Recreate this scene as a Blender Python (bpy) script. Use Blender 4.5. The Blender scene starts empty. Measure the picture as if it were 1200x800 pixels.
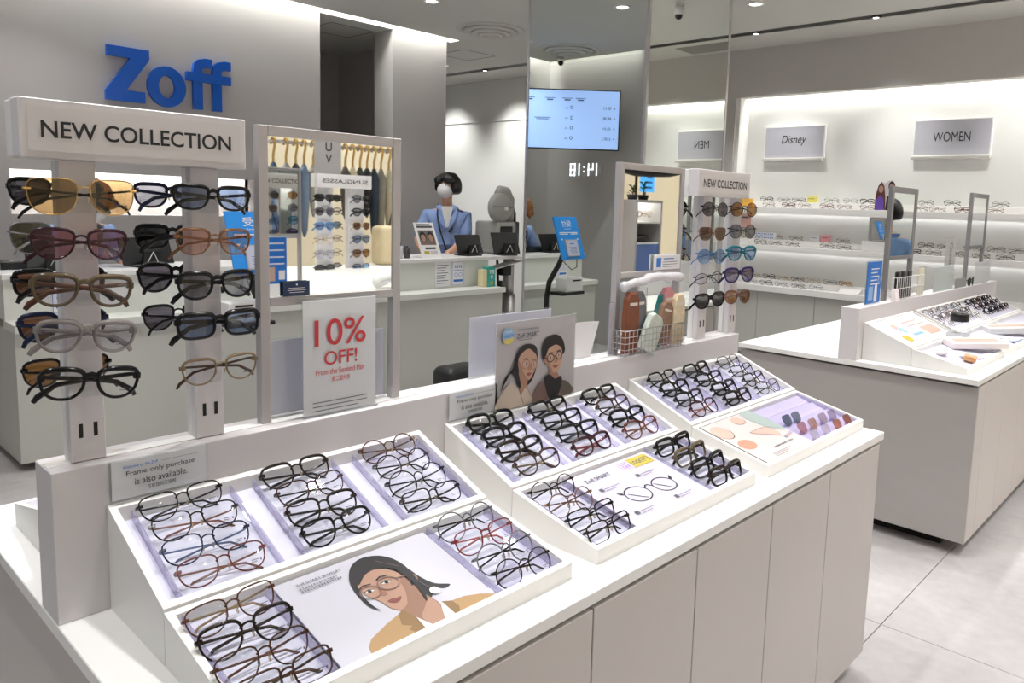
import bpy, bmesh, math, random
from mathutils import Vector, Matrix
random.seed(7)
R = math.radians
SC = bpy.context.scene
COL = SC.collection
T = 0.78            # height of the display-table top above the floor (all plans below are given from that level)

# ------------------------------------------------------------------ camera
cd = bpy.data.cameras.new('camera')
cam = bpy.data.objects.new('camera', cd)
COL.objects.link(cam)
rt = Vector((0.6651772, -0.7459534, 0.0330574)); up = Vector((0.0660093, 0.1028449, 0.9925048)); fw = Vector((0.7437621, 0.6580095, -0.1176500))
cam.matrix_world = Matrix(((rt.x, up.x, -fw.x, -0.30972), (rt.y, up.y, -fw.y, -1.29692), (rt.z, up.z, -fw.z, 0.66219 + T), (0, 0, 0, 1)))
cd.sensor_fit = 'HORIZONTAL'; cd.sensor_width = 36.0
cd.lens = 894.538 * 36 / 1200
cd.shift_x = -0.058806; cd.shift_y = -0.044730
cd.clip_start = 0.05
SC.camera = cam

# ------------------------------------------------------------------ world, exposure
w = bpy.data.worlds.new('mall_light'); SC.world = w; w.use_nodes = True
w.node_tree.nodes['Background'].inputs[0].default_value = (0.92, 0.96, 1.0, 1)
w.node_tree.nodes['Background'].inputs[1].default_value = 0.34
vs = SC.view_settings
vs.view_transform = 'Standard'; vs.look = 'None'; vs.gamma = 1; vs.use_curve_mapping = False
vs.exposure = 0.42
SC.cycles.transparent_max_bounces = 32
SC.cycles.max_bounces = 10
SC.cycles.sample_clamp_indirect = 6.0
SC.cycles.sample_clamp_direct = 12.0
DOWN_W = 5.2        # watts per recessed downlight
COVE_E = 20.0        # emission of the cove light strips
SPOT_W = 42.0        # watts per track spotlight washing the wall niche
NICHE_E = 42.0       # emission of the light strips in the wall niche

# ------------------------------------------------------------------ materials
def lin(c):
    if isinstance(c, str):
        c = c.lstrip('#'); c = [int(c[i:i + 2], 16) / 255 for i in (0, 2, 4)]
        c = [x / 12.92 if x <= .04045 else ((x + .055) / 1.055) ** 2.4 for x in c]
    return (c[0], c[1], c[2], 1)
MATS = {}
def mat(name, c='#ffffff', rough=.5, metal=0, emis=0, var=0, scale=8, bump=0, spec=.5, stretch=None, detail=4):
    if name in MATS: return MATS[name]
    m = bpy.data.materials.new(name); m.use_nodes = True
    nt = m.node_tree; b = nt.nodes['Principled BSDF']; c = lin(c)
    b.inputs['Base Color'].default_value = c; b.inputs['Roughness'].default_value = rough
    b.inputs['Metallic'].default_value = metal; b.inputs['Specular IOR Level'].default_value = spec
    m.diffuse_color = c
    if emis:
        b.inputs['Emission Color'].default_value = c; b.inputs['Emission Strength'].default_value = emis
    if var or bump:
        tc = nt.nodes.new('ShaderNodeTexCoord'); mp = nt.nodes.new('ShaderNodeMapping'); nz = nt.nodes.new('ShaderNodeTexNoise')
        nz.inputs['Scale'].default_value = scale; nz.inputs['Detail'].default_value = detail
        if stretch: mp.inputs['Scale'].default_value = stretch
        nt.links.new(tc.outputs['Object'], mp.inputs[0]); nt.links.new(mp.outputs[0], nz.inputs['Vector'])
        if var:
            mx = nt.nodes.new('ShaderNodeMix'); mx.data_type = 'RGBA'
            mx.inputs['A'].default_value = tuple(x * (1 - var) for x in c[:3]) + (1,)
            mx.inputs['B'].default_value = tuple(min(1, x * (1 + var)) for x in c[:3]) + (1,)
            nt.links.new(nz.outputs['Fac'], mx.inputs['Factor']); nt.links.new(mx.outputs['Result'], b.inputs['Base Color'])
        if bump:
            bp = nt.nodes.new('ShaderNodeBump'); bp.inputs['Strength'].default_value = bump; bp.inputs['Distance'].default_value = .002
            nt.links.new(nz.outputs['Fac'], bp.inputs['Height']); nt.links.new(bp.outputs[0], b.inputs['Normal'])
    MATS[name] = m
    return m
def clear(name, tint='#ffffff', gloss=.06, rough=.02, milk=0, milkcol='#ffffff'):
    """thin clear sheet: tinted transmission, fresnel-like gloss, optional milky share"""
    if name in MATS: return MATS[name]
    m = bpy.data.materials.new(name); m.use_nodes = True; nt = m.node_tree; nt.nodes.clear()
    out = nt.nodes.new('ShaderNodeOutputMaterial'); tr = nt.nodes.new('ShaderNodeBsdfTransparent'); gl = nt.nodes.new('ShaderNodeBsdfGlossy')
    tr.inputs[0].default_value = lin(tint); gl.inputs['Roughness'].default_value = rough
    lw = nt.nodes.new('ShaderNodeLayerWeight'); lw.inputs['Blend'].default_value = .25
    mr = nt.nodes.new('ShaderNodeMapRange'); mr.inputs['To Min'].default_value = gloss; mr.inputs['To Max'].default_value = min(1, gloss + .22)
    nt.links.new(lw.outputs['Fresnel'], mr.inputs['Value'])
    src = tr
    if milk:
        df = nt.nodes.new('ShaderNodeBsdfDiffuse'); df.inputs[0].default_value = lin(milkcol)
        m0 = nt.nodes.new('ShaderNodeMixShader'); m0.inputs[0].default_value = milk
        nt.links.new(tr.outputs[0], m0.inputs[1]); nt.links.new(df.outputs[0], m0.inputs[2]); src = m0
    mx = nt.nodes.new('ShaderNodeMixShader')
    nt.links.new(mr.outputs[0], mx.inputs[0]); nt.links.new(src.outputs[0], mx.inputs[1]); nt.links.new(gl.outputs[0], mx.inputs[2])
    nt.links.new(mx.outputs[0], out.inputs[0]); m.diffuse_color = lin(tint)
    MATS[name] = m
    return m
WHITE = mat('white laminate', '#eceae8', .38, var=.012, scale=30)
WHITE2 = mat('white lacquer', '#f1efec', .3, var=.01, scale=30)
WALLP = mat('grey white wall paint', '#bbb7b5', .85, var=.015, scale=3)
FASC = mat('grey fascia paint', '#c0bcb7', .8, var=.012, scale=3)
NICHE = mat('white niche board', '#e6e6e2', .7, var=.01, scale=4)
CEIL = mat('ceiling paint', '#c9c8c2', .9, var=.01, scale=3)
CAB = mat('greige cabinet laminate', '#c9c2bd', .42, var=.02, scale=6, stretch=(1, 1, .3))
CABG = mat('brushed grey end laminate', '#aaa5a1', .34, var=.05, scale=5, stretch=(.4, 1, 3))
CNTR = mat('counter laminate', '#dfe0d9', .5, var=.01, scale=8)
CNTRL = mat('counter lower laminate', '#c6c7bf', .5, var=.01, scale=8)
GREIGE = mat('left counter laminate', '#d3cec6', .5, var=.01, scale=8)
BEIGE = mat('beige wall paint', '#efe2c6', .8, var=.02, scale=3)
BLACK = mat('black plastic', '#0c0c0d', .35, var=.2, scale=20)
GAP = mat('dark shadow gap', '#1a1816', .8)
STEEL = mat('satin steel', '#b9b6b4', .28, .9, var=.03, scale=12)
FRAMEG = mat('grey painted frame', '#b5b0b0', .4, .3, var=.02, scale=20)
FRAMED = mat('mid grey frame', '#8a8788', .4, .4, var=.02, scale=20)
MIRROR = mat('mirror silver', '#e9ecea', .015, 1)
MIRRORP = mat('pillar mirror silver', '#dfe3df', .012, 1)
LED = mat('led strip', '#fdfffb', .5, emis=COVE_E)
LEDN = mat('niche led strip', '#fffffd', .5, emis=NICHE_E)
LAMP = mat('downlight lens', '#fffaf0', .5, emis=14)
ACR = clear('clear acrylic', '#fdfefe', .02)
ACRL = clear('lavender edge acrylic', '#efedf7', .07, milk=.18, milkcol='#dedbee')
ACRW = clear('frosted acrylic', '#f4f4f8', .05, milk=.6, milkcol='#eeedf4')
LINER = mat('tray liner paper', '#d6d4e4', .6, var=.012, scale=40)
PAPER = mat('white card', '#efedf0', .6)
PAPERL = mat('pale lilac card', '#dedbe8', .6)
LEATHER = mat('black leatherette', '#1b1c1c', .42, var=.15, scale=60, bump=.25)
RACKW = mat('rack lacquer', '#dcd7d8', .4, var=.01, scale=20)
SIGNF = mat('sign face', '#d9d3d2', .35, var=.01, scale=9)
BLUE = mat('logo blue', '#0f5cc6', .22)
BLUEP = mat('print blue', '#1d6fc8', .5)
BLUEL = mat('reception blue', '#1f8be0', .45)
INK = mat('black ink', '#2a2a2c', .7); INKG = mat('grey ink', '#56545c', .7); RED = mat('red ink', '#cc3a3f', .6)
SCREEN = mat('screen glow', '#9cbcf4', .3, emis=.72)
SCRINK = mat('screen ink', '#40557f', .5, emis=.25)
DIGIT = mat('clock digits', '#eef8ff', .5, emis=1.4)
SKIN = mat('skin', '#d9a98c', .5, var=.03, scale=20)
HAIRB = mat('black hair', '#120e0d', .45, var=.3, scale=40, stretch=(1, 1, 6))
HAIRO = mat('ginger brown hair', '#8c5a28', .5, var=.3, scale=40, stretch=(1, 1, 6))
SHIRT = mat('light blue shirt cotton', '#8ea6d6', .8, var=.06, scale=14, bump=.2)
DENIM = mat('denim shirt', '#6f8fb8', .85, var=.12, scale=30, bump=.3)
TEE = mat('white cotton', '#e8e6e4', .8); MASK = mat('white mask cloth', '#e4e2e2', .8); TROUS = mat('dark trousers', '#23242a', .8, var=.1, scale=20)

# floor concrete tile with soft clouds
FLOOR = bpy.data.materials.new('concrete tile'); FLOOR.use_nodes = True
def _floor():
    nt = FLOOR.node_tree; b = nt.nodes['Principled BSDF']
    tc = nt.nodes.new('ShaderNodeNewGeometry'); n1 = nt.nodes.new('ShaderNodeTexNoise'); n2 = nt.nodes.new('ShaderNodeTexNoise')
    n1.inputs['Scale'].default_value = 1.6; n1.inputs['Detail'].default_value = 8; n1.inputs['Roughness'].default_value = .6
    n2.inputs['Scale'].default_value = 22; n2.inputs['Detail'].default_value = 5
    cr = nt.nodes.new('ShaderNodeValToRGB'); cr.color_ramp.elements[0].position = .3; cr.color_ramp.elements[1].position = .72
    cr.color_ramp.elements[0].color = lin('#b3aead'); cr.color_ramp.elements[1].color = lin('#cdc8c8')
    mx = nt.nodes.new('ShaderNodeMix'); mx.data_type = 'RGBA'; mx.blend_type = 'MULTIPLY'; mx.inputs['Factor'].default_value = .25
    nt.links.new(tc.outputs['Position'], n1.inputs['Vector']); nt.links.new(tc.outputs['Position'], n2.inputs['Vector'])
    nt.links.new(n1.outputs['Fac'], cr.inputs[0]); nt.links.new(cr.outputs[0], mx.inputs['A']); nt.links.new(n2.outputs['Fac'], mx.inputs['B'])
    nt.links.new(mx.outputs['Result'], b.inputs['Base Color']); b.inputs['Roughness'].default_value = .42
    MATS['concrete tile'] = FLOOR
_floor()

# ------------------------------------------------------------------ mesh building
LOC = {}
def empty(name, loc, rz=0):
    o = bpy.data.objects.new(name, None); COL.objects.link(o); o.empty_display_size = .05
    o.location = (loc[0], loc[1], loc[2] + T); o.rotation_euler = (0, 0, rz); LOC[o] = Vector(o.location)
    return o
def tag(o, label=None, cat=None, group=None, kind=None):
    if label: o['label'] = label
    if cat: o['category'] = cat
    if group: o['group'] = group
    if kind: o['kind'] = kind
    return o
def thing(name, label, cat, loc, group=None, rz=0):
    return tag(empty(name, loc, rz), label, cat, group)
class MB:
    def __init__(s): s.v = []; s.f = []; s.m = []; s.s = []
    def add(s, vs, fs, mi=0, smooth=False):
        n = len(s.v); s.v += [Vector(p) for p in vs]
        for f in fs: s.f.append([i + n for i in f]); s.m.append(mi); s.s.append(smooth)
        return s
    def box(s, x0, x1, y0, y1, z0, z1, b=0, mi=0, seg=1):
        if not b:
            v = [(x, y, z) for z in (z0, z1) for y in (y0, y1) for x in (x0, x1)]
            return s.add(v, [(0, 2, 3, 1), (4, 5, 7, 6), (0, 1, 5, 4), (2, 6, 7, 3), (0, 4, 6, 2), (1, 3, 7, 5)], mi)
        bm = bmesh.new(); bmesh.ops.create_cube(bm, size=1)
        for v in bm.verts: v.co = Vector(((x0 + x1) / 2 + v.co.x * (x1 - x0), (y0 + y1) / 2 + v.co.y * (y1 - y0), (z0 + z1) / 2 + v.co.z * (z1 - z0)))
        bmesh.ops.bevel(bm, geom=bm.edges[:], offset=b, segments=seg, profile=.5, affect='EDGES')
        bm.verts.index_update()
        s.add([v.co.copy() for v in bm.verts], [[v.index for v in f.verts] for f in bm.faces], mi, seg > 1); bm.free()
        return s
    def prism(s, poly, axis, a0, a1, mi=0):
        """polygon in the two other axes (in cyclic xyz order), extruded along axis"""
        n = len(poly)
        def P(p, a): return {'x': (a, p[0], p[1]), 'y': (p[0], a, p[1]), 'z': (p[0], p[1], a)}[axis]
        v = [P(p, a0) for p in poly] + [P(p, a1) for p in poly]
        return s.add(v, [list(range(n))[::-1], list(range(n, 2 * n))] + [(i, (i + 1) % n, n + (i + 1) % n, n + i) for i in range(n)], mi)
    def quad(s, a, b, c, d, mi=0): return s.add([a, b, c, d], [(0, 1, 2, 3)], mi)
    def slab(s, a, b, c, d, t, mi=0):
        """sheet through four corners with thickness t along its normal"""
        a, b, c, d = map(Vector, (a, b, c, d)); n = (b - a).cross(d - a).normalized() * t
        v = [a, b, c, d, a - n, b - n, c - n, d - n]
        return s.add(v, [(0, 1, 2, 3), (7, 6, 5, 4), (0, 4, 5, 1), (1, 5, 6, 2), (2, 6, 7, 3), (3, 7, 4, 0)], mi)
    def tube(s, path, r, n=6, closed=False, mi=0, sq=(1, 1), refn=None):
        path = [Vector(p) for p in path]; N = len(path); rr = r if isinstance(r, (list, tuple)) else [r] * N
        vs = []; ref = Vector(refn) if refn else None
        for i in range(N):
            a = path[(i - 1) % N] if (closed or i) else path[i]; b = path[(i + 1) % N] if (closed or i < N - 1) else path[i]
            t = (b - a).normalized()
            if ref is None or abs(t.dot(ref)) > .98:
                q = Vector((0, 0, 1)) if abs(t.z) < .9 else Vector((1, 0, 0))
            else: q = ref
            u = (q - t * q.dot(t)).normalized(); v = t.cross(u)
            if not refn: ref = u
            for k in range(n):
                an = 2 * math.pi * k / n
                vs.append(path[i] + u * math.cos(an) * rr[i] * sq[0] + v * math.sin(an) * rr[i] * sq[1])
        fs = []
        for i in range(N if closed else N - 1):
            j = (i + 1) % N
            for k in range(n): fs.append((i * n + k, i * n + (k + 1) % n, j * n + (k + 1) % n, j * n + k))
        if not closed: fs += [list(range(n))[::-1], list(range((N - 1) * n, N * n))]
        return s.add(vs, fs, mi, True)
    def lathe(s, prof, c, n=24, mi=0, smooth=True):
        vs = []; fs = []
        for r, z in prof:
            for k in range(n): vs.append((c[0] + r * math.cos(2 * math.pi * k / n), c[1] + r * math.sin(2 * math.pi * k / n), c[2] + z))
        for i in range(len(prof) - 1):
            for k in range(n): fs.append((i * n + k, i * n + (k + 1) % n, (i + 1) * n + (k + 1) % n, (i + 1) * n + k))
        fs += [list(range(n))[::-1], list(range((len(prof) - 1) * n, len(prof) * n))]
        return s.add(vs, fs, mi, smooth)
    def ball(s, c, r, n=12, mi=0, fn=None):
        rx, ry, rz = r if isinstance(r, (tuple, list)) else (r, r, r); vs = []; fs = []; m = n // 2 + 1
        for i in range(m + 1):
            th = math.pi * i / m
            for k in range(n):
                p = Vector((math.sin(th) * math.cos(2 * math.pi * k / n), math.sin(th) * math.sin(2 * math.pi * k / n), math.cos(th)))
                f = fn(p) if fn else 1
                vs.append((c[0] + p.x * rx * f, c[1] + p.y * ry * f, c[2] + p.z * rz * f))
        for i in range(m):
            for k in range(n): fs.append((i * n + k, (i + 1) * n + k, (i + 1) * n + (k + 1) % n, i * n + (k + 1) % n))
        return s.add(vs, fs, mi, True)
    def xf(s, M):
        s.v = [M @ p for p in s.v]; return s
    def mesh(s, name):
        me = bpy.data.meshes.new(name); me.from_pydata([tuple(p) for p in s.v], [], s.f); me.update()
        me.polygons.foreach_set('material_index', s.m); me.polygons.foreach_set('use_smooth', s.s)
        bm = bmesh.new(); bm.from_mesh(me); bmesh.ops.remove_doubles(bm, verts=bm.verts[:], dist=1e-7); bmesh.ops.recalc_face_normals(bm, faces=bm.faces[:]); bm.to_mesh(me); bm.free()
        return me
    def build(s, name, mats, parent=None, local=False, root=None):
        """link as ONE mesh object. World plan unless local; root gives the thing whose frame holds the points"""
        if not isinstance(mats, (list, tuple)): mats = [mats]
        o = bpy.data.objects.new(name, None) if False else None
        if not local:
            off = LOC[parent] if parent is not None else Vector((0, 0, 0))
            s.v = [p + Vector((0, 0, T)) - off for p in s.v]
            org = Vector((0, 0, 0))
            if parent is None and s.v:      # origin at the base centre
                xs = [p.x for p in s.v]; ys = [p.y for p in s.v]; zs = [p.z for p in s.v]
                org = Vector(((min(xs) + max(xs)) / 2, (min(ys) + max(ys)) / 2, min(zs)))
                s.v = [p - org for p in s.v]
        me = s.mesh(name)
        for m in mats: me.materials.append(m)
        o = bpy.data.objects.new(name, me); COL.objects.link(o)
        if parent is not None: o.parent = parent; LOC[o] = LOC.get(parent, Vector((0, 0, 0))).copy()
        elif not local: o.location = org; LOC[o] = org.copy()
        return o
def struct(name, mb, m): return tag(mb.build(name, m), kind='structure')

# ------------------------------------------------------------------ flat print
TXT = {}
def text_geo(s, bold=0):
    if 'M' in s: bold = 0       # the built-in M closes up when emboldened
    if (s, bold) not in TXT:
        c = bpy.data.curves.new('lettering', 'FONT'); c.body = s; c.resolution_u = 5; c.offset = bold; c.align_x = 'LEFT'; c.shear = .28 if s == 'Disney' else 0
        o = bpy.data.objects.new('lettering', c); me = bpy.data.meshes.new_from_object(o)
        v = [(p.co.x, p.co.y) for p in me.vertices]; f = [list(p.vertices) for p in me.polygons]
        if v:
            x0 = min(p[0] for p in v); x1 = max(p[0] for p in v); y0 = min(p[1] for p in v); y1 = max(p[1] for p in v)
            v = [((p[0] - x0) / (x1 - x0), (p[1] - y0) / max(1e-6, y1 - y0)) for p in v]
            TXT[(s, bold)] = (v, f, (x1 - x0) / max(1e-6, y1 - y0))
        else: TXT[(s, bold)] = ([], [], 1)
        bpy.data.objects.remove(o); bpy.data.curves.remove(c); bpy.data.meshes.remove(me)
    return TXT[(s, bold)]
class Flat:
    """print on a flat surface: origin, u and v axes in metres; layers stacked by fractions of a millimetre"""
    def __init__(s, O, U, V, lift=.0006):
        s.O = Vector(O); s.U = Vector(U).normalized(); s.V = Vector(V).normalized(); s.N = s.U.cross(s.V).normalized()
        s.h = lift; s.mb = MB(); s.mats = []
    def mi(s, m):
        if m not in s.mats: s.mats.append(m)
        return s.mats.index(m)
    def P(s, u, v): return s.O + s.U * u + s.V * v + s.N * s.h
    def poly(s, pts, m):
        s.mb.add([s.P(*p) for p in pts], [list(range(len(pts)))], s.mi(m)); s.h += .00006
    def blob(s, pts, m, q=4):
        """closed smooth outline through the points"""
        n = len(pts); o = []; V2 = [Vector(p_) for p_ in pts]
        for i in range(n):
            a, b, c, d = V2[i - 1], V2[i], V2[(i + 1) % n], V2[(i + 2) % n]
            for k in range(q):
                t = k / q; o.append(tuple(.5 * (2 * b + (c - a) * t + (2 * a - 5 * b + 4 * c - d) * t * t + (3 * b - a - 3 * c + d) * t ** 3)))
        s.poly(o, m)
    def rect(s, x0, y0, x1, y1, m): s.poly([(x0, y0), (x1, y0), (x1, y1), (x0, y1)], m)
    def ell(s, cx, cy, rx, ry, m, rot=0, n=28, a0=0, a1=360):
        pts = []
        for k in range(n + (a1 - a0 < 360)):
            a = R(a0 + (a1 - a0) * k / n); x = rx * math.cos(a); y = ry * math.sin(a)
            pts.append((cx + x * math.cos(rot) - y * math.sin(rot), cy + x * math.sin(rot) + y * math.cos(rot)))
        s.poly(pts, m)
    def line(s, pts, w_, m, closed=False):
        n = len(pts); vs = []
        for i in range(n):
            a = Vector(pts[(i - 1) % n] if (closed or i) else pts[i]); b = Vector(pts[(i + 1) % n] if (closed or i < n - 1) else pts[i])
            t = (b - a); t = t.normalized() if t.length else Vector((1, 0)); q = Vector((-t.y, t.x)) * w_ / 2; p = Vector(pts[i])
            vs += [s.P(*(p + q)), s.P(*(p - q))]
        fs = [(2 * i, 2 * i + 1, (2 * i + 3) % (2 * n), (2 * i + 2) % (2 * n)) for i in range(n if closed else n - 1)]
        s.mb.add(vs, fs, s.mi(m)); s.h += .00006
    def ring(s, cx, cy, rx, ry, w_, m, rot=0, n=28, a0=0, a1=360):
        full = a1 - a0 >= 360; pts = []
        for k in range(n + (not full)):
            a = R(a0 + (a1 - a0) * k / n); x = rx * math.cos(a); y = ry * math.sin(a)
            pts.append((cx + x * math.cos(rot) - y * math.sin(rot), cy + x * math.sin(rot) + y * math.cos(rot)))
        s.line(pts, w_, m, full)
    def text(s, t, x, y, h, m, w_=None, bold=0, align='l', mirror=False):
        v, f, asp = text_geo(t, bold)
        if w_ is None: w_ = h * asp
        if align == 'c': x -= w_ / 2
        if align == 'r': x -= w_
        s.mb.add([s.P(x + (1 - p[0] if mirror else p[0]) * w_, y + p[1] * h) for p in v], f, s.mi(m)); s.h += .00006
    def glyphs(s, x, y, w_, h, m, n):
        """row of small strokes standing for lettering too small to read"""
        h0 = s.h; q = w_ / n; rnd = random.Random(int(1e4 * (x + y + w_)))
        for k in range(n):
            x0 = x + q * (k + .12); x1 = x + q * (k + .88)
            s.rect(x0, y + h * .78, x1, y + h, m); s.rect((x0 + x1) / 2 - q * .08, y, (x0 + x1) / 2 + q * .08, y + h, m)
            if rnd.random() > .3: s.rect(x0, y + h * .35, x1, y + h * .52, m)
            if rnd.random() > .5: s.rect(x0, y, x1, y + h * .16, m)
            s.h = h0
        s.h = h0 + .00006
    def build(s, name, parent):
        me_v = s.mb
        o = me_v.build(name, s.mats, parent)
        return o

# ================================================================== ROOM
XM, YP = 2.90, 1.087                    # faces of the mirrored pillar
ZC = 2.15                               # ceiling
fl = struct('floor', MB().box(-4, 9, -4.4, 8, -.84, -.792), FLOOR); LOCF = fl
tm = MB().box(0, 1.197, 0, 1.197, 0, .012, .001).mesh('tile'); tm.materials.append(FLOOR)
for i in range(-5, 5):
    for j in range(-3, 6):
        x = 2.363 + 1.2 * i; y = -.45 + 1.2 * j
        if x + 1.2 > 9 or y + 1.2 > 8 or x < -4: continue
        o = bpy.data.objects.new('tile', tm); COL.objects.link(o); o.parent = fl
        o.location = Vector((x + .0015, y + .0015, -.792 + T)) - LOC[fl]

c = MB()
c.box(.11, 5.58, -4.4, 4.42, ZC, ZC + .1)
c.box(-4, .11, -4.4, 2.2, ZC, ZC + .1); c.box(-4, -.02, 2.2, 8, ZC, ZC + .1)
c.box(5.70, 9, -4.4, 8, ZC, ZC + .1); c.box(5.58, 5.70, -4.4, 8, ZC + .05, ZC + .1)
c.box(4.45, 5.58, 4.42, 4.56, ZC, ZC + .1); c.box(2.9, 5.58, 4.56, 8, ZC, ZC + .1); c.box(-.02, 2.9, 4.56, 8, ZC + .0, ZC + .1)
c.box(-.2, 4.6, 4.30, 4.75, ZC + .22, ZC + .26); c.box(-.2, .2, 2.1, 4.75, ZC + .22, ZC + .26)
c.box(.11, 4.45, 4.38, 4.42, ZC + .1, ZC + .24); c.box(4.45, 4.49, 4.38, 4.7, ZC + .1, ZC + .24); c.box(.07, .11, 2.2, 4.42, ZC + .1, ZC + .24)
ceil = struct('ceiling', c, CEIL)
MB().box(5.585, 5.695, -4.4, 8, ZC + .004, ZC + .05).build('lighting_track', BLACK, ceil)
MB().box(.14, 4.44, 4.425, 4.5, ZC + .185, ZC + .2).build('cove_light', LED, ceil)
MB().box(.02, .1, 2.25, 4.4, ZC + .185, ZC + .2).build('cove_light', LED, ceil)
def panel_line(x0, x1, y0, y1):
    m = MB(); t = .006
    for q in ((x0, x1, y0, y0 + t), (x0, x1, y1 - t, y1), (x0, x0 + t, y0, y1), (x1 - t, x1, y0, y1)): m.box(*q, ZC - .0015, ZC + .001)
    m.build('access_panel_seam', GAP, ceil)
panel_line(3.34, 3.77, 4.79, 5.23); panel_line(4.74, 5.15, 4.69, 5.13)
def diffuser(x, y, lab):
    t = thing('air_diffuser', lab, 'air vent', (x, y, ZC))
    for r, z in ((.30, -.004), (.235, -.02), (.17, -.034), (.105, -.046)):
        MB().lathe([(r - .045, z - .002), (r - .03, z - .014), (r - .006, z - .006), (r, z + .008), (r - .02, z + .01), (r - .045, z - .002)][:5], (x, y, ZC), 40).build('ring', CEIL, t)
    MB().lathe([(.26, 0), (.26, -.002), (.0, -.003)], (x, y, ZC), 32).build('throat', mat('vent grey', '#5d5b57', .8), t)
    MB().lathe([(.05, -.03), (.052, -.052), (.0, -.056)], (x, y, ZC), 24).build('hub', CEIL, t)
diffuser(4.31, 3.84, 'round ringed white air vent in the ceiling left of the mirrored pillar')
diffuser(.50, 3.81, 'round ringed white air vent near the corner screen, seen in the mirrored pillar')
NDL = 0
def downlight(x, y, lab, power=DOWN_W, grp='added ceiling downlights outside the frame'):
    t = thing('downlight', lab, 'ceiling light', (x, y, ZC), grp)
    MB().lathe([(.062, .0), (.062, -.006), (.046, -.008), (.044, -.001)], (x, y, ZC), 24).build('trim_ring', WHITE2, t)
    MB().lathe([(.044, -.002), (.0, -.0025)], (x, y, ZC), 20).build('lamp_lens', LAMP, t)
    l = bpy.data.lights.new('downlight_lamp', 'AREA'); l.shape = 'DISK'; l.size = .085; l.energy = power; l.color = (1, .998, .995); l.spread = R(105)
    o = bpy.data.objects.new('downlight_lamp', l); COL.objects.link(o); o.parent = t; o.location = (0, 0, -.012)
downlight(3.40, 3.49, 'small round ceiling downlight nearest the top edge, left of the round vent', 5, None)
downlight(4.81, 1.56, 'small round ceiling downlight above the right hand wall sign area', 5, None)
downlight(1.46, 2.41, 'round ceiling downlight seen only in the pillar mirror above the screen', 5, None)
for x, y, p in ((-.35, -.12, .92), (.55, -.10, 1.0), (1.45, -.10, 1.0), (2.35, -.10, .8), (3.45, -.05, 1.1), (4.35, -.05, 1.1), (.1, .80, 1.0), (1.2, .80, 1.0), (2.3, .75, .9), (4.0, .85, 1.0), (5.3, -1.6, 1.3), (3.6, -1.5, 1.7), (.6, -1.6, 1.15), (2.1, -1.6, 1.3),
                (.2, -2.6, 1.2), (1.8, -2.4, 1.7), (3.4, -2.6, 1.5), (5.0, -2.6, 1.6), (1.9, -3.9, 1.9), (3.2, -3.9, 1.9), (4.6, -3.9, 1.9), (5.8, -3.4, 1.4), (.4, 2.4, .7), (2.4, 2.75, .8), (1.0, 3.9, .7), (5.2, 2.4, .9), (5.2, 5.6, 1.3), (4.9, 7.0, 1.2)):
    downlight(x, y, 'round white ceiling downlight added out of view to light the shop', DOWN_W * p)  # unseen downlights, placed and powered to light tables, fronts and walls
for k, y in enumerate((2.0, 1.0, .05, -1.0, 5.4, 6.6)):
    t = thing('track_spotlight', ['black track spotlight in the ceiling slot, first right of the mirrored pillar', 'black track spotlight in the ceiling slot, over the gap between the two wall signs',
              'black track spotlight in the ceiling slot, at the right edge of the frame', 'black track spotlight in the slot beyond the right edge of the frame',
              'black track spotlight behind the mirrored pillar', 'black track spotlight in the slot left of the mirrored pillar'][k], 'spotlight', (5.64, y, ZC))
    MB().lathe([(.034, .045), (.036, -.008), (.03, -.01)], (5.64, y, ZC), 16).build('housing', BLACK, t)
    MB().lathe([(.022, -.0105), (0, -.011)], (5.64, y, ZC), 16).build('lamp_lens', mat('spot lens', '#fffdf5', .5, emis=4), t)
    l = bpy.data.lights.new('spot_lamp', 'SPOT'); l.energy = SPOT_W * (1.5 if y > 4 else 1); l.spot_size = R(88 if y > 4 else 58); l.spot_blend = 1; l.shadow_soft_size = .03; l.color = (1, 1, .97)
    o = bpy.data.objects.new('spot_lamp', l); COL.objects.link(o); o.parent = t; o.location = (.005, 0, -.02); o.rotation_euler = Vector((.75, 0, -1.35 if y < 4 else -1.75)).to_track_quat('-Z', 'Y').to_euler()

# back wall with the logo: pieces around a lit niche and an opening
yw = 4.55
wb = MB()
wb.box(-.02, .95, yw, yw + .16, -.79, ZC + .23); wb.box(2.52, 3.09, yw, yw + .16, -.79, ZC + .23)
wb.box(.95, 2.52, yw, yw + .16, -.79, .49); wb.box(.95, 2.52, yw, yw + .16, .775, ZC + .23); wb.box(.9, 2.57, yw + .30, yw + .33, .44, .90)
wb.box(.93, .95, yw + .1, yw + .3, .47, .88); wb.box(2.52, 2.54, yw + .1, yw + .3, .47, .88); wb.box(.93, 2.54, yw + .1, yw + .3, .47, .49); wb.box(.93, 2.54, yw + .16, yw + .3, .86, .88)
wb.box(3.80, 4.40, yw, yw + .28, -.79, ZC + .23)
wb.box(2.95, 3.09, yw + .16, 6.3, -.79, ZC); wb.box(2.95, 4.3, 6.15, 6.3, -.79, ZC); wb.box(4.24, 4.34, yw + .28, 6.15, -.79, ZC)
wall_back = struct('wall_back', wb, WALLP)
MB().box(.97, 2.5, yw + .17, yw + .20, .838, .85).build('niche_light', LEDN, wall_back)
struct('wall_left', MB().box(-.16, -.02, 3.30, 4.71, -.79, ZC + .23).box(-.16, .02, 2.2, 3.30, -.79, ZC + .23), WALLP)
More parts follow.
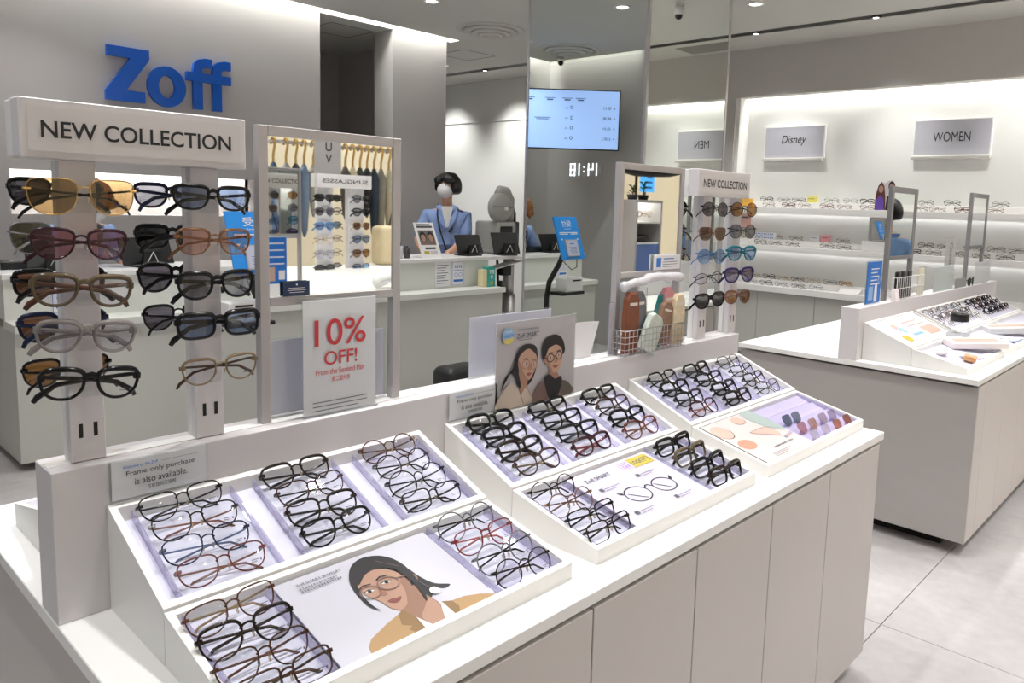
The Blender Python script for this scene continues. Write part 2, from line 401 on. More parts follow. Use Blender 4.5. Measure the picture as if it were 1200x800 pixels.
# right wall: fascia, niches with shelves
wr = MB()
wr.box(6.2, 6.32, -4.4, 3.2, 1.715, ZC); wr.box(6.2, 6.42, 2.641, 3.2, -.79, 1.7149); wr.box(6.2, 6.42, 2.48, 2.64, -.79, 1.715); wr.box(6.2, 6.42, -2.0, -1.7, -.79, 1.715)
struct('wall_return', MB().box(6.2, 6.9, -4.4, -2.001, -.79, 1.714), BEIGE)
wall_right = struct('wall_right', wr, FASC)
nb = MB(); nb.box(6.39, 6.44, -1.7, 2.48, -.79, 1.9); nb.box(6.2, 6.42, 3.201, 8, -.79, ZC); nb.box(6.185, 6.199, 3.201, 8, 1.655, 1.67); nb.box(6.25, 6.39, -1.7, 2.48, 1.86, 1.9)
nb.box(6.22, 6.39, 2.44, 2.48, -.02, 1.85)
nb.build('niche_back', NICHE, wall_right)
MB().box(6.33, 6.375, -1.68, 2.44, 1.80, 1.815).build('niche_light', LEDN, wall_right)
struct('wall_front', MB().box(-4, 9, -4.5, -4.4, -.79, ZC), BEIGE)
struct('wall_far', MB().box(-4, 9, 8, 8.1, -.79, ZC), WALLP)
struct('wall_outer', MB().box(9, 9.1, -4.5, 8.1, -.79, ZC), WALLP)
struct('wall_rear', MB().box(6.44, 6.56, -2.0, 8, -.79, ZC), WALLP)

# mirrored pillar
yl = 1.945; xr_ = 3.696
pl = struct('pillar', MB().box(XM + .012, xr_ - .012, YP + .012, yl - .012, -.79, ZC), FASC)
def pmirror(a, b, name='mirror_panel'):
    (x0, x1, y0, y1) = a
    MB().box(x0, x1, y0, y1, -.78, ZC - .002).build(name, MIRRORP, pl)
pmirror((XM, XM + .01, YP + .012, yl - .012), 0); pmirror((XM + .012, xr_ - .012, YP, YP + .01), 0)
pmirror((xr_ - .01, xr_, YP + .012, yl - .012), 0); pmirror((XM + .012, xr_ - .012, yl - .01, yl), 0)
for x, y in ((XM, YP), (XM, yl - .016), (xr_ - .016, YP), (xr_ - .016, yl - .016)):
    MB().box(x - .003, x + .016, y - .003 if y == YP else y, y + .016 if y == YP else y + .019, -.79, ZC, .001).build('corner_trim', STEEL, pl)

# shop name in raised letters
lg = thing('wall_logo', 'large raised blue shop name lettering on the grey white wall', 'sign', (1.93, yw, 1.262))
def letter(polys, name='letter', pr=.035):
    m = MB()
    for k, p in enumerate(polys): m.prism([(x, z) for x, z in p], 'y', yw - pr - .0008 * k, yw)
    # prism('y') takes (x,z): reorder
    return m.build(name, BLUE, lg)
letter([[(1.515, 1.622), (1.775, 1.622), (1.775, 1.555), (1.625, 1.335), (1.60, 1.335), (1.60, 1.262), (1.50, 1.262), (1.50, 1.325), (1.655, 1.553), (1.515, 1.553)],
        [(1.599, 1.335), (1.742, 1.335), (1.742, 1.262), (1.599, 1.262)]])
ring = MB(); n = 40
def oo(a, rx, rz, y): return (1.888 + rx * math.cos(a), y, 1.394 + rz * math.sin(a))
vs = []; fs = []
for k in range(n):
    a = 2 * math.pi * k / n
    vs += [oo(a, .127, .140, yw - .035), oo(a, .055, .078, yw - .035), oo(a, .127, .140, yw), oo(a, .055, .078, yw)]
for k in range(n):
    a = 4 * k; b = 4 * ((k + 1) % n); fs += [(a, b, b + 1, a + 1), (a, a + 2, b + 2, b), (a + 1, b + 1, b + 3, a + 3)]
ring.add(vs, fs); ring.build('letter', BLUE, lg)
def eff(x):
    outer = [(x, 1.262), (x + .064, 1.262), (x + .064, 1.545)]
    for k in range(0, 7):
        a = R(180 - 15 * k); outer.append((x + .117 + .053 * math.cos(a), 1.545 + .022 * math.sin(a)))
    outer += [(x + .135, 1.567), (x + .135, 1.629), (x + .085, 1.629), (x + .035, 1.615), (x + .008, 1.585), (x, 1.545)]
    return outer
letter([eff(2.068)]); letter([eff(2.206)])
letter([[(2.022, 1.46), (2.34, 1.46), (2.34, 1.522), (2.022, 1.522)]], 'crossbar', .038)

# ================================================================== DISPLAY TABLES
def display_table(x0, x1, label, yf=-.509, yb=.60, joints=(), endmat=CAB, rx1=None, rlab=''):
    rx1 = rx1 or x1 - .02
    t = thing('display_table', label, 'display table', ((x0 + x1) / 2, .04, -.78))
    MB().box(x0, x1, yf, yb, -.024, 0, .0015).build('countertop', WHITE2, t)
    MB().box(x0 + .035, x1 - .035, yf + .02, yb - .02, -.715, -.038).build('carcass', endmat, t)
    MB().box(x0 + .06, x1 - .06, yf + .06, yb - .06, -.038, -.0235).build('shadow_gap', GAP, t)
    MB().box(x0 + .12, x1 - .12, yf + .12, yb - .12, -.79, -.715).build('toe_kick', GAP, t)
    js = [x0 + .03] + list(joints) + [x1 - .03]
    for a, b in zip(js, js[1:]):
        MB().box(a + .0018, b - .0018, yf + .004, yf + .0195, -.715, -.036, .001).build('door_panel', CAB, t)
        MB().box(a + .0018, b - .0018, yb - .0195, yb - .004, -.715, -.036, .001).build('door_panel', CAB, t)
    MB().box(x1 - .0345, x1 - .02, yf + .004, yb - .004, -.715, -.036, .001).build('end_panel', endmat, t)
    MB().box(x0 + .02, x0 + .0345, yf + .004, yb - .004, -.715, -.036, .001).build('end_panel', endmat, t)
    r = thing('display_riser', 'long white upright riser along the middle of the ' + rlab, 'riser', ((x0 + rx1) / 2, .042, 0))
    MB().box(x0 + .001, rx1, 0, .084, 0.0002, .24, .0012).build('core', RACKW, r)
    MB().box(x0 + .004, rx1 - .003, .030, .058, .2402, .2412).build('top_channel', WHITE2, r)
    return t
tabA = display_table(0, 2.055, 'nearest long white display table with greige cupboard doors, in the foreground', joints=(.335, .67, 1.005, 1.337, 1.672), rlab='foreground table')
tabB = display_table(3.12, 5.60, 'white display table with brushed grey end, at the right edge of the frame', joints=(3.28, 3.61, 3.98, 4.32, 4.65, 4.98, 5.3), endmat=CABG, yf=-.515, rlab='table at the right edge')

ZU0, ZU1, ZL0, ZL1 = .172, .085, .080, .029
def zU(y): return ZU0 + (ZU0 - ZU1) / .219 * y
def zL(y): return ZL0 + (ZL0 - ZL1) / .227 * (y + .222)
def tray(x0, x1, upper, label, cols=(), half=None, flip=1, t=.011, mid=None):
    """sloping white display tray; cols = centre x of the acrylic stair columns"""
    yb, yf, zb, zf = (-.001, -.219, ZU0, ZU1) if upper else (-.2205, -.449, ZL0, ZL1)
    if flip == -1 and not upper: yf = -.380
    z = zU if upper else zL
    F = lambda y: y if flip == 1 else .084 - y
    o = thing('display_tray', label, 'display tray', ((x0 + x1) / 2, F((yb + yf) / 2), 0.0))
    m = MB()
    def wedge(xa, xb, ya, yb_, za=None, zb_=None, bot=.0):
        ya, yb_ = (ya, yb_)
        m.prism([(F(ya), bot), (F(ya), za if za is not None else z(ya)), (F(yb_), zb_ if zb_ is not None else z(yb_)), (F(yb_), bot)], 'x', xa, xb)
    wedge(x0, x0 + t, yb, yf); wedge(x1 - t, x1, yb, yf)
    wedge(x0 + t, x1 - t, yb, yb - t); wedge(x0 + t, x1 - t, yf + t, yf)
    m.build('rim', WHITE2, o)
    d = .024 if upper else .02
    ln = MB(); ln.prism([(F(yb - t), z(yb - t) - d - .004), (F(yb - t), z(yb - t) - d), (F(yf + t), z(yf + t) - d), (F(yf + t), z(yf + t) - d - .004)], 'x', x0 + t, x1 - t)
    ln.build('liner', LINER, o)
    for (xa, xb) in cols:
        # acrylic stair: four little steps and two side cheeks
        st = MB(); n = 4; L = (yb - t) - (yf + t)
        for k in range(n):
            y0 = yb - t - L * k / n; y1 = yb - t - L * (k + 1) / n
            a = z(y0) - d; b = z(y1) - d
            st.add([(xa, F(y0), a + .014), (xb, F(y0), a + .014), (xb, F(y1 + .004), b + .003), (xa, F(y1 + .004), b + .003)], [(0, 1, 2, 3)])
            st.add([(xa, F(y1 + .004), b + .003), (xb, F(y1 + .004), b + .003), (xb, F(y1), b + .014), (xa, F(y1), b + .014)], [(0, 1, 2, 3)])
        for x in (xa, xb):
            y0 = yb - t - .001; y1 = yf + t + .001
            ch = MB(); ch.prism([(F(y0), z(y0) - d + .0005), (F(y0), z(y0) - d + .016), (F(y1), z(y1) - d + .016), (F(y1), z(y1) - d + .0005)], 'x', x - .0015, x + .0015)
            ch.build('acrylic_cheek', ACRL, o)
        st.build('acrylic_stair', ACR, o)
    return o

trayspec = [(.073, .673, 'nearest'), (.743, 1.350, 'middle'), (1.412, 2.036, 'farthest')]
TC = [(.173, .370, .570), (.853, 1.042, 1.238), (1.530, 1.718, 1.912)]
for (a, b, nm), cs in zip(trayspec, TC):
    tray(a, b, True, nm + ' upper tray of three eyeglass columns, on the foreground table', [(c - .068, c + .088) for c in cs])
tray(.073, .673, False, 'nearest lower tray, with the woman portrait card and eyeglasses at both sides', [(.093, .214), (.517, .655)])
tray(.743, 1.350, False, 'middle lower tray, with the line drawn eyeglasses card between two rows of frames', [(.762, .882), (1.18, 1.332)])
tray(1.412, 2.036, False, 'farthest lower tray, with peach shapes card and small tinted sample lenses', [(1.70, 2.02)])
for x0, x1, nm, wh in ((.05, .62, 'left end', 0), (.72, 1.3, 'middle', 1), (1.4, 2.0, 'right end', 2)):
    tray(x0, x1, True, 'tray on the rear side of the foreground table, ' + nm, flip=-1)

for x0, x1, nm in ((.05, .62, 'left end'), (.72, 1.3, 'middle'), (1.4, 2.0, 'right end')):
    tray(x0, x1, False, 'lower tray on the rear side of the foreground table, ' + nm, flip=-1)

# ------------------------------------------------------------------ eyeglasses
def outline(shape, a, b, n=30):
    pts = []; N_ = 160
    for k in range(N_):
        t = 2 * math.pi * k / N_; c, s = math.cos(t), math.sin(t)
        p = {'round': 1, 'oval': 1, 'boston': .88 if s < 0 else .60, 'well': .78 if s < 0 else .50, 'square': .6 if s < 0 else .45, 'cat': .75, 'hex': .8, 'big': .9 if s < 0 else .7}[shape]
        x = a * math.copysign(abs(c) ** p, c); z = b * math.copysign(abs(s) ** p, s)
        if shape in ('boston', 'well', 'big'): x *= 1 + .13 * z / b
        if shape == 'square': x *= 1 + .05 * z / b
        if shape == 'cat': x *= 1 + .1 * z / b; z += .22 * b * max(0, x / a) * (1 if z > 0 else .1)
        if shape == 'hex':
            q = round(t / (math.pi / 4)) * math.pi / 4; rr = 1 / max(.2, math.cos(t - q)) * .93; x = a * c * rr; z = b * s * rr
        pts.append((x, z))
    # even spacing along the outline
    L = [0.0]
    for i in range(N_): L.append(L[-1] + math.dist(pts[i], pts[(i + 1) % N_]))
    out = []; i = 0
    for k in range(n):
        d = L[-1] * k / n
        while L[i + 1] < d: i += 1
        u = (d - L[i]) / max(1e-9, L[i + 1] - L[i]); p, q = pts[i], pts[(i + 1) % N_]
        out.append((p[0] + (q[0] - p[0]) * u, p[1] + (q[1] - p[1]) * u))
    return out
GM = {}
def gmesh(shape, a, b, bw, r, low=False):
    key = (shape, a, b, bw, r, low)
    if key in GM: return GM[key]
    n = 16 if low else 30; k_ = 4 if low else 7
    cv = lambda x: 1.3 * x * x          # face form: ends sweep back
    fr = MB(); lens = []; W = 2 * a + bw / 2
    for s in (-1, 1):
        pts = outline(shape, a, b, n); cx = s * (a + bw / 2)
        path = [(cx + s * x, cv(cx + s * x), z) for x, z in pts]
        rad = [r * (1 + (.75 if r > .0014 else .1) * max(0, z / b) ** 2) for x, z in pts]
        fr.tube(path, rad, k_, True, sq=(1, 1.25), refn=(0, 1, 0) if False else None)
        l = MB(); c = [(cx + s * x * .97, cv(cx + s * x) + .0002, z * .97) for x, z in pts]
        nn = len(c); l.add(c + [(cx, cv(cx) - .0014, 0)], [(i, (i + 1) % nn, nn) for i in range(nn)], 0, True)
        if not low and s == 1:
            x0 = cx + .002; z0 = -b * .52
            for (u0, u1, w0, w1) in ((0, .011, .0022, .0032), (0, .008, -.0004, .0005), (.0125, .0155, -.0002, .0028)):
                l.quad((x0 + u0, cv(x0) - .0019, z0 + w0), (x0 + u1, cv(x0 + u1) - .0019, z0 + w0), (x0 + u1, cv(x0 + u1) - .0019, z0 + w1), (x0 + u0, cv(x0) - .0019, z0 + w1), 1)
        lens.append(l.mesh('lens'))
        zt = b * .42
        fr.box(s * W - .0045, s * W + .0045, cv(W) - .001, cv(W) + .006, zt - r * 2.0, zt + r * 2.0, .0006)
    zb = b * .42; h = bw / 2 + .0012
    fr.tube([(-h, cv(h), zb - .002), (-h * .55, -.0006, zb + .0025), (0, -.0012, zb + .0038), (h * .55, -.0006, zb + .0025), (h, cv(h), zb - .002)], r * 1.15, k_)
    if r > .0017: fr.tube([(-h, cv(h), zb + .003), (0, -.0008, zb + .0065), (h, cv(h), zb + .003)], r * 1.1, k_)
    tm = []
    zt = b * .42
    for s, dy in ((-1, .0), (1, .0055)):
        y0 = cv(W) + .004
        path = [(s * (W + .003), y0, zt), (s * (W + .002), y0 + .006 + dy, zt - .0005), (s * (W - .006), y0 + .010 + dy, zt - .0015), (0, y0 + .013 + dy, zt - .006 - dy * .4),
                (-s * W * .62, y0 + .014 + dy, zt - .012 - dy * .4), (-s * W * .98, y0 + .017 + dy, zt - .026 - dy), (-s * W * 1.06, y0 + .019 + dy, zt - .034 - dy)]
        tr = max(r, .0011)
        tm.append(MB().tube(path, [tr, tr, tr * 1.1, tr * 1.15, tr * 1.3, tr * 1.6, tr * 1.1], k_, sq=(1.25, .62)).mesh('temple'))
    pads = MB()
    for s in (-1, 1):
        pads.ball((s * bw * .40, .0065, -b * .18), (.0018, .003, .0048), 6)
        pads.tube([(s * (bw * .40), .006, -b * .1), (s * (bw * .52), .0035, -b * .02), (s * (bw / 2 + .001), .0005, 0)], .0005, 4)
    GM[key] = (fr.mesh('front_frame'), lens, tm, pads.mesh('nose_pads') if r < .0021 else None)
    if low:
        j = MB(); 
        for me in [GM[key][0]] + tm: j.add([v.co.copy() for v in me.vertices], [list(p.vertices) for p in me.polygons], 0, True)
        GM[key] = j.mesh('eyeglasses_frame')
    return GM[key]
STY = {'round': ('round', .0238, .0222, .0185, .00105), 'boston': ('boston', .0250, .0212, .0180, .0015), 'slim': ('boston', .0252, .0205, .0178, .0011), 'bold boston': ('boston', .0252, .0212, .0175, .0023),
       'wellington': ('well', .0262, .0192, .0170, .0020), 'bold square': ('square', .0264, .0188, .0170, .0024), 'square': ('square', .0262, .0182, .0170, .0013), 'oval': ('oval', .0255, .0185, .018, .0012),
       'large round': ('round', .0268, .0248, .0165, .0011), 'large': ('big', .0275, .0238, .0160, .0022), 'cat eye': ('cat', .0262, .0185, .0170, .0018), 'angular': ('well', .0268, .0235, .0175, .0008)}
GC = {'black': '#09090a', 'dark brown': '#20150f', 'tortoiseshell': '#3f271c', 'brown': '#573628', 'red brown': '#66322c', 'pink brown': '#a5705f', 'rose': '#9c5a58', 'navy': '#1b2440', 'blue grey': '#4f5b7c', 'grey': '#6d6b72',
      'clear grey': '#b9b2ae', 'beige': '#b89f7c', 'olive': '#5d4f3b', 'gold': '#c4a063', 'silver': '#a8a6a8', 'burgundy': '#351420', 'teal': '#16707c', 'purple': '#2b1f56', 'blue': '#4d7fae', 'pink': '#cfa09a', 'red': '#752c31', 'copper': '#8f6a52'}
def gmat(c):
    if c in ('gold', 'silver', 'copper'): return mat('frame ' + c, GC[c], .22, .9, var=.03, scale=50)
    if c in ('clear grey', 'beige', 'pink', 'pink brown'): return clear('frame ' + c, GC[c], .10, .1, milk=.38, milkcol=GC[c])
    return mat('frame ' + c, GC[c], .16, spec=.35, var=.35 if c in ('tortoiseshell', 'brown', 'dark brown', 'red brown', 'olive') else .08, scale=120)
LT = {'clear': ('#fbfbfd', .03), 'tan': ('#b99a6c', .06), 'pink': ('#c98c9c', .06), 'pale pink': ('#eac4ba', .06), 'blue': ('#8298bd', .08), 'grey': ('#8f909a', .07), 'dark': ('#2d2b31', .10), 'smoke': ('#6b6570', .08),
      'pale': ('#e4e2ec', .06), 'olive': ('#777255', .07), 'mauve': ('#8d7aa6', .08), 'sky': ('#8fb0d6', .08), 'amber': ('#a87a48', .07), 'brown': ('#6b4a38', .08)}
def lmat(l): return clear('lens ' + l, LT[l][0], LT[l][1], .01)
PADM = clear('nose pad silicone', '#f0ece4', .06, milk=.3, milkcol='#e8d9b8')
NG = 0
def glasses(style, color, label, loc, tilt=0, yaw=0, roll=0, scale=1.06, lens='clear', temple=None, group=None, cat='eyeglasses', low=False, name='eyeglasses'):
    """eyeglasses facing -y; tilt leans the top back"""
    global NG; NG += 1
    g = gmesh(*STY[style], low)
    M = Matrix.Rotation(yaw, 4, 'Z') @ Matrix.Rotation(-tilt, 4, 'X') @ Matrix.Rotation(roll, 4, 'Y')
    if low:
        o = bpy.data.objects.new(name, g)
        if not g.materials: g.materials.append(gmat('black'))
        COL.objects.link(o); o.material_slots[0].link = 'OBJECT'; o.material_slots[0].material = gmat(color)
        o.location = (loc[0], loc[1], loc[2] + T); o.rotation_euler = M.to_euler(); o.scale = (scale,) * 3
        return tag(o, label, cat, group)
    t = thing(name, label, cat, loc, group); t.rotation_euler = M.to_euler(); t.scale = (scale,) * 3
    def part(nm, me, ms):
        while len(me.materials) < len(ms): me.materials.append(ms[len(me.materials)])
        o = bpy.data.objects.new(nm, me); COL.objects.link(o); o.parent = t
        for i, m in enumerate(ms): o.material_slots[i].link = 'OBJECT'; o.material_slots[i].material = m
    fm = gmat(color)
    part('front_frame', g[0], [fm])
    for l in g[1]: part('lens', l, [lmat(lens), INKG])
    for l in g[2]: part('temple', l, [gmat(temple) if temple else fm])
    if g[3]: part('nose_pads', g[3], [PADM])
    return t
WORD = {'clear': '', 'tan': 'tan lensed ', 'pink': 'pink lensed ', 'pale pink': 'pale pink lensed ', 'blue': 'blue lensed ', 'grey': 'grey lensed ', 'dark': 'dark lensed ', 'smoke': 'smoke lensed ', 'pale': '', 'olive': 'olive lensed ',
        'mauve': 'mauve lensed ', 'sky': 'sky blue lensed ', 'amber': 'amber lensed ', 'brown': 'brown lensed '}
ROWN = ('rearmost', 'second from the rear', 'third from the rear', 'frontmost')
ROWY = (-.042, -.090, -.140, -.187)
def column(x, lst, where, rows=ROWY, upper=True, tilt=38, yawj=3):
    zz = zU if upper else zL
    for k, (st, co, *ex) in enumerate(lst):
        y = rows[k]; e = ex[0] if ex else {}
        glasses(st, co, f"{co} {st.replace('bold ', 'thick ').replace('slim', 'thin')} eyeglasses, {ROWN[k]} of the {where}", (x + random.uniform(-.004, .004), y, zz(y) + .0095), tilt=R(tilt + random.uniform(-3, 3)), yaw=R(random.uniform(-yawj, yawj)), roll=R(random.uniform(-1.5, 1.5)), **e)
D = dict
column(.173, [('slim', 'black'), ('slim', 'dark brown', D(temple='pink brown')), ('slim', 'navy', D(temple='blue grey')), ('slim', 'red brown', D(temple='pink brown'))], 'left column, nearest upper tray')
column(.370, [('boston', 'dark brown'), ('slim', 'tortoiseshell', D(temple='black')), ('boston', 'dark brown', D(temple='black')), ('boston', 'black')], 'middle column, nearest upper tray')
column(.570, [('round', 'brown', D(lens='pale')), ('round', 'dark brown'), ('large round', 'black'), ('square', 'dark brown')], 'right column, nearest upper tray')
LOWR = (-.272, -.324, -.377, -.424)
column(.145, [('slim', 'brown', D(temple='beige')), ('boston', 'dark brown'), ('slim', 'tortoiseshell', D(temple='brown')), ('square', 'tortoiseshell')], 'left row, nearest lower tray', LOWR, False, 30)
column(.580, [('large round', 'grey', D(temple='black')), ('slim', 'red', D(temple='rose')), ('large round', 'grey', D(temple='black')), ('round', 'dark brown', D(lens='pale'))], 'right row, nearest lower tray', LOWR, False, 30)
column(.853, [('bold boston', 'black'), ('bold boston', 'black', D(scale=1.03)), ('bold boston', 'dark brown'), ('boston', 'tortoiseshell', D(temple='olive'))], 'left column, middle upper tray')
column(1.042, [('wellington', 'black'), ('wellington', 'black', D(scale=1.03)), ('wellington', 'black', D(temple='navy')), ('wellington', 'burgundy', D(temple='red'))], 'middle column, middle upper tray')
column(1.238, [('wellington', 'black'), ('boston', 'tortoiseshell', D(temple='black')), ('bold boston', 'black'), ('boston', 'red brown', D(temple='pink brown'))], 'right column, middle upper tray')
column(.815, [('round', 'dark brown'), ('round', 'copper', D(temple='brown')), ('square', 'black'), ('square', 'dark brown')], 'left row, middle lower tray', LOWR, False, 30)
column(1.256, [('bold square', 'black'), ('bold square', 'olive', D(temple='black')), ('bold square', 'black', D(scale=1.09)), ('bold square', 'dark brown')], 'right row, middle lower tray', LOWR, False, 22)
column(1.530, [('boston', 'black'), ('bold boston', 'black'), ('wellington', 'black'), ('boston', 'burgundy', D(temple='rose'))], 'left column, farthest upper tray')
column(1.718, [('bold boston', 'black'), ('wellington', 'black'), ('bold square', 'black'), ('bold square', 'dark brown')], 'middle column, farthest upper tray')
column(1.912, [('slim', 'black'), ('square', 'black'), ('boston', 'dark brown'), ('slim', 'dark brown')], 'right column, farthest upper tray')

lt = [o for o in bpy.data.objects if o.get('label', '').startswith('farthest lower tray')][0]
LAV = mat('lavender step', '#bdb2d6', .5)
for k in range(4):
    y0 = -.234 - .052 * k; y1 = y0 - .046
    MB().prism([(y0, zL(y0) - .0195), (y0, zL(y0) - .010), (y1, zL(y1) - .016), (y1, zL(y1) - .0195)], 'x', 1.697, 2.024).build('lens_step', LAV, lt)
# small tinted sample lenses in the farthest lower tray
k = 0
for x, y, c, nm in ((1.745, -.335, '#7c8797', 'slate grey'), (1.800, -.337, '#8a94a3', 'blue grey'), (1.742, -.384, '#c79aa4', 'rose'), (1.808, -.386, '#c9a69a', 'peach'), (1.887, -.382, '#c3b4c4', 'lilac'),
                   (1.950, -.384, '#b7adc2', 'mauve'), (1.732, -.428, '#dcd6e2', 'almost clear'), (1.807, -.428, '#d5cfdd', 'pale lilac'), (1.888, -.428, '#bd8474', 'rust'), (1.965, -.426, '#ab7466', 'red brown')):
    row = {-.33: 'rear', -.38: 'middle', -.42: 'front'}[round(math.ceil(y * 100) / 100, 2) if False else (-.33 if y > -.35 else -.38 if y > -.4 else -.42)]
    t = thing('sample_lens', f'{nm} tinted sample lens, {row} row of the farthest lower tray', 'lens', (x, y, zL(y) - .018))
    pts = outline('well', .022, .017, 20); d_ = MB(); M = Matrix.Translation((x, y, zL(y) + .004)) @ Matrix.Rotation(R(-35), 4, 'X')
    f_ = MB(); f_.prism([(px, pz) for px, pz in pts], 'y', -.0012, .0012); f_.xf(M); f_.build('lens', clear('sample ' + nm, '#' + ''.join('%02x' % int(255 * (int(c[i:i + 2], 16) / 255) ** .5) for i in (1, 3, 5)), .05, milk=.22, milkcol=c), t)
    d_.box(x - .006, x + .006, y - .004, y + .006, zL(y) - .018, zL(y) - .006); d_.build('acrylic_foot', ACRL, t)

# ================================================================== ON THE FOREGROUND TABLE
X_, Y_, Z_ = Vector((1, 0, 0)), Vector((0, 1, 0)), Vector((0, 0, 1))
def rack(dx, label, rows1, rows2, posts=((.035, .083), (.222, .269)), sx=(-.015, .308), word='NEW COLLECTION', y0=.026, face=1, zt=.704, back=True, nslot=True):
    """two white double posts under a sign box; face 1 looks to -y, -1 to +y"""
    F = (lambda y: y) if face == 1 else (lambda y: 2 * y0 - y)
    t = thing('sunglasses_rack', label, 'glasses rack', (dx + sum(sx) / 2, F(.05), .2412 if face == 1 else .215))
    zb = .2414 if face == 1 else .215
    def bx(m, x0, x1, ya, yb, z0, z1, b=0): m.box(x0, x1, min(F(ya), F(yb)), max(F(ya), F(yb)), z0, z1, b); return m
    for a, b in posts:
        p = bx(MB(), dx + a, dx + b, y0, y0 + .019, zb, zt - .001, .001).build('post', RACKW, t)
        bx(MB(), dx + a + .001, dx + b - .001, y0 + .0205, y0 + .040, zb, zt - .001, .001).build('post_back', WHITE2, p)
        if nslot:
            for u in (.3, .72): bx(MB(), dx + a + (b - a) * u - .0028, dx + a + (b - a) * u + .0028, y0 - .0006, y0 + .002, zb + .038, zb + .060).build('slot', BLACK, p)
    s = bx(MB(), dx + sx[0], dx + sx[1], y0 - .018, y0 + .022, zt, zt + .084, .0015).build('sign_box', RACKW, t)
    bx(MB(), dx + sx[0] + .002, dx + sx[1] - .002, y0 + .0225, y0 + .062, zt + .001, zt + .083, .0015).build('sign_back', WHITE, s)
    bx(MB(), dx + sx[0] + .010, dx + sx[1] - .010, y0 - .0188, y0 - .016, zt + .010, zt + .074).build('sign_face', SIGNF, s)
    U = X_ if face == 1 else -X_
    fl_ = Flat((dx + (sx[0] if face == 1 else sx[1]), F(y0 - .0188), zt), U, Z_)
    W = sx[1] - sx[0]
    fl_.text(word, W * .5, .0295, .0245, INK, W * .84, 0.014, 'c'); fl_.build('lettering', s)
    return t
rack(0, 'white rack of dark sunglasses under the large NEW COLLECTION sign, left foreground', 0, 0)
rack(1.758, 'white rack of sunglasses under the smaller NEW COLLECTION sign, before the wall niche', 0, 0, posts=((.048, .098), (.242, .292)))
def holder(x, z, y=.026, s=1, par=None):
    t = thing('nose_rest', 'clear acrylic nose rest', 'holder', (x, y, z)); return t
def rackglasses(x, z, st, co, lab, lens, yaw=0, roll=0, temple=None, scale=1.0, y=-.012, tilt=0):
    glasses(st, co, lab, (x, y, z), tilt=R(tilt), yaw=R(yaw), roll=R(roll), scale=scale, lens=lens, temple=temple, cat='sunglasses', name='sunglasses')
WH = 'on the large sign rack'
RK = [(.056, .650, 'angular', 'gold', 'tan', 'thin gold sunglasses with large tan lenses, top of the left post, large sign rack', 2, 0, 'black', 1.10),
      (.050, .581, 'boston', 'burgundy', 'pink', 'burgundy sunglasses with pink lenses, second down on the left post', -2, 2, None, 1.02),
      (.051, .512, 'bold boston', 'olive', 'pale', 'olive brown sunglasses with pale lenses, third down on the left post', -4, 4, 'brown', 1.05),
      (.053, .443, 'bold boston', 'clear grey', 'pale', 'clear grey framed sunglasses, fourth down on the left post', -5, 5, None, 1.05),
      (.055, .371, 'bold boston', 'black', 'clear', 'thick black eyeglasses with clear lenses, lowest on the left post', -6, 5, None, 1.06),
      (.243, .654, 'wellington', 'black', 'blue', 'black sunglasses with blue lenses, top of the second post', -2, 1, None, .98),
      (.244, .582, 'boston', 'copper', 'pale pink', 'copper brown sunglasses with pale pink lenses, second down on second post', -3, 1, None, .98),
      (.247, .510, 'bold boston', 'black', 'grey', 'black sunglasses with light grey lenses, third down on second post', -4, -1, None, 1.0),
      (.250, .443, 'bold square', 'black', 'blue', 'thick black square sunglasses with blue lenses, fourth down on second post', -4, -1, None, 1.06),
      (.250, .366, 'boston', 'beige', 'clear', 'translucent yellow beige eyeglasses, lowest on the second post', -5, -2, 'tortoiseshell', 1.0)]
for x, z, st, co, le, lab, yaw, roll, tp, sc in RK: rackglasses(x, z, st, co, lab, le, yaw, roll, tp, sc)
BACKR = [(.050, .655, 'wellington', 'black', 'dark'), (.050, .585, 'angular', 'silver', 'olive'), (.050, .515, 'bold square', 'black', 'brown'), (.052, .445, 'bold boston', 'navy', 'brown'), (.054, .372, 'boston', 'black', 'amber'),
         (.222, .655, 'wellington', 'navy', 'grey'), (.222, .585, 'bold square', 'black', 'dark'), (.226, .515, 'large', 'black', 'smoke'), (.228, .445, 'boston', 'black', 'smoke')]
RNW = ('top', 'second', 'third', 'fourth', 'fifth')
for k, (x, z, st, co, le) in enumerate(BACKR):
    rackglasses(x, z, st, co, f'{co} {WORD[le]}sunglasses on the rear face of the {"left" if k < 5 else "second"} post, {RNW[k % 5]} down', le, 180 + 3, 0, None, 1.0, y=.105)
W2 = 'smaller sign rack'
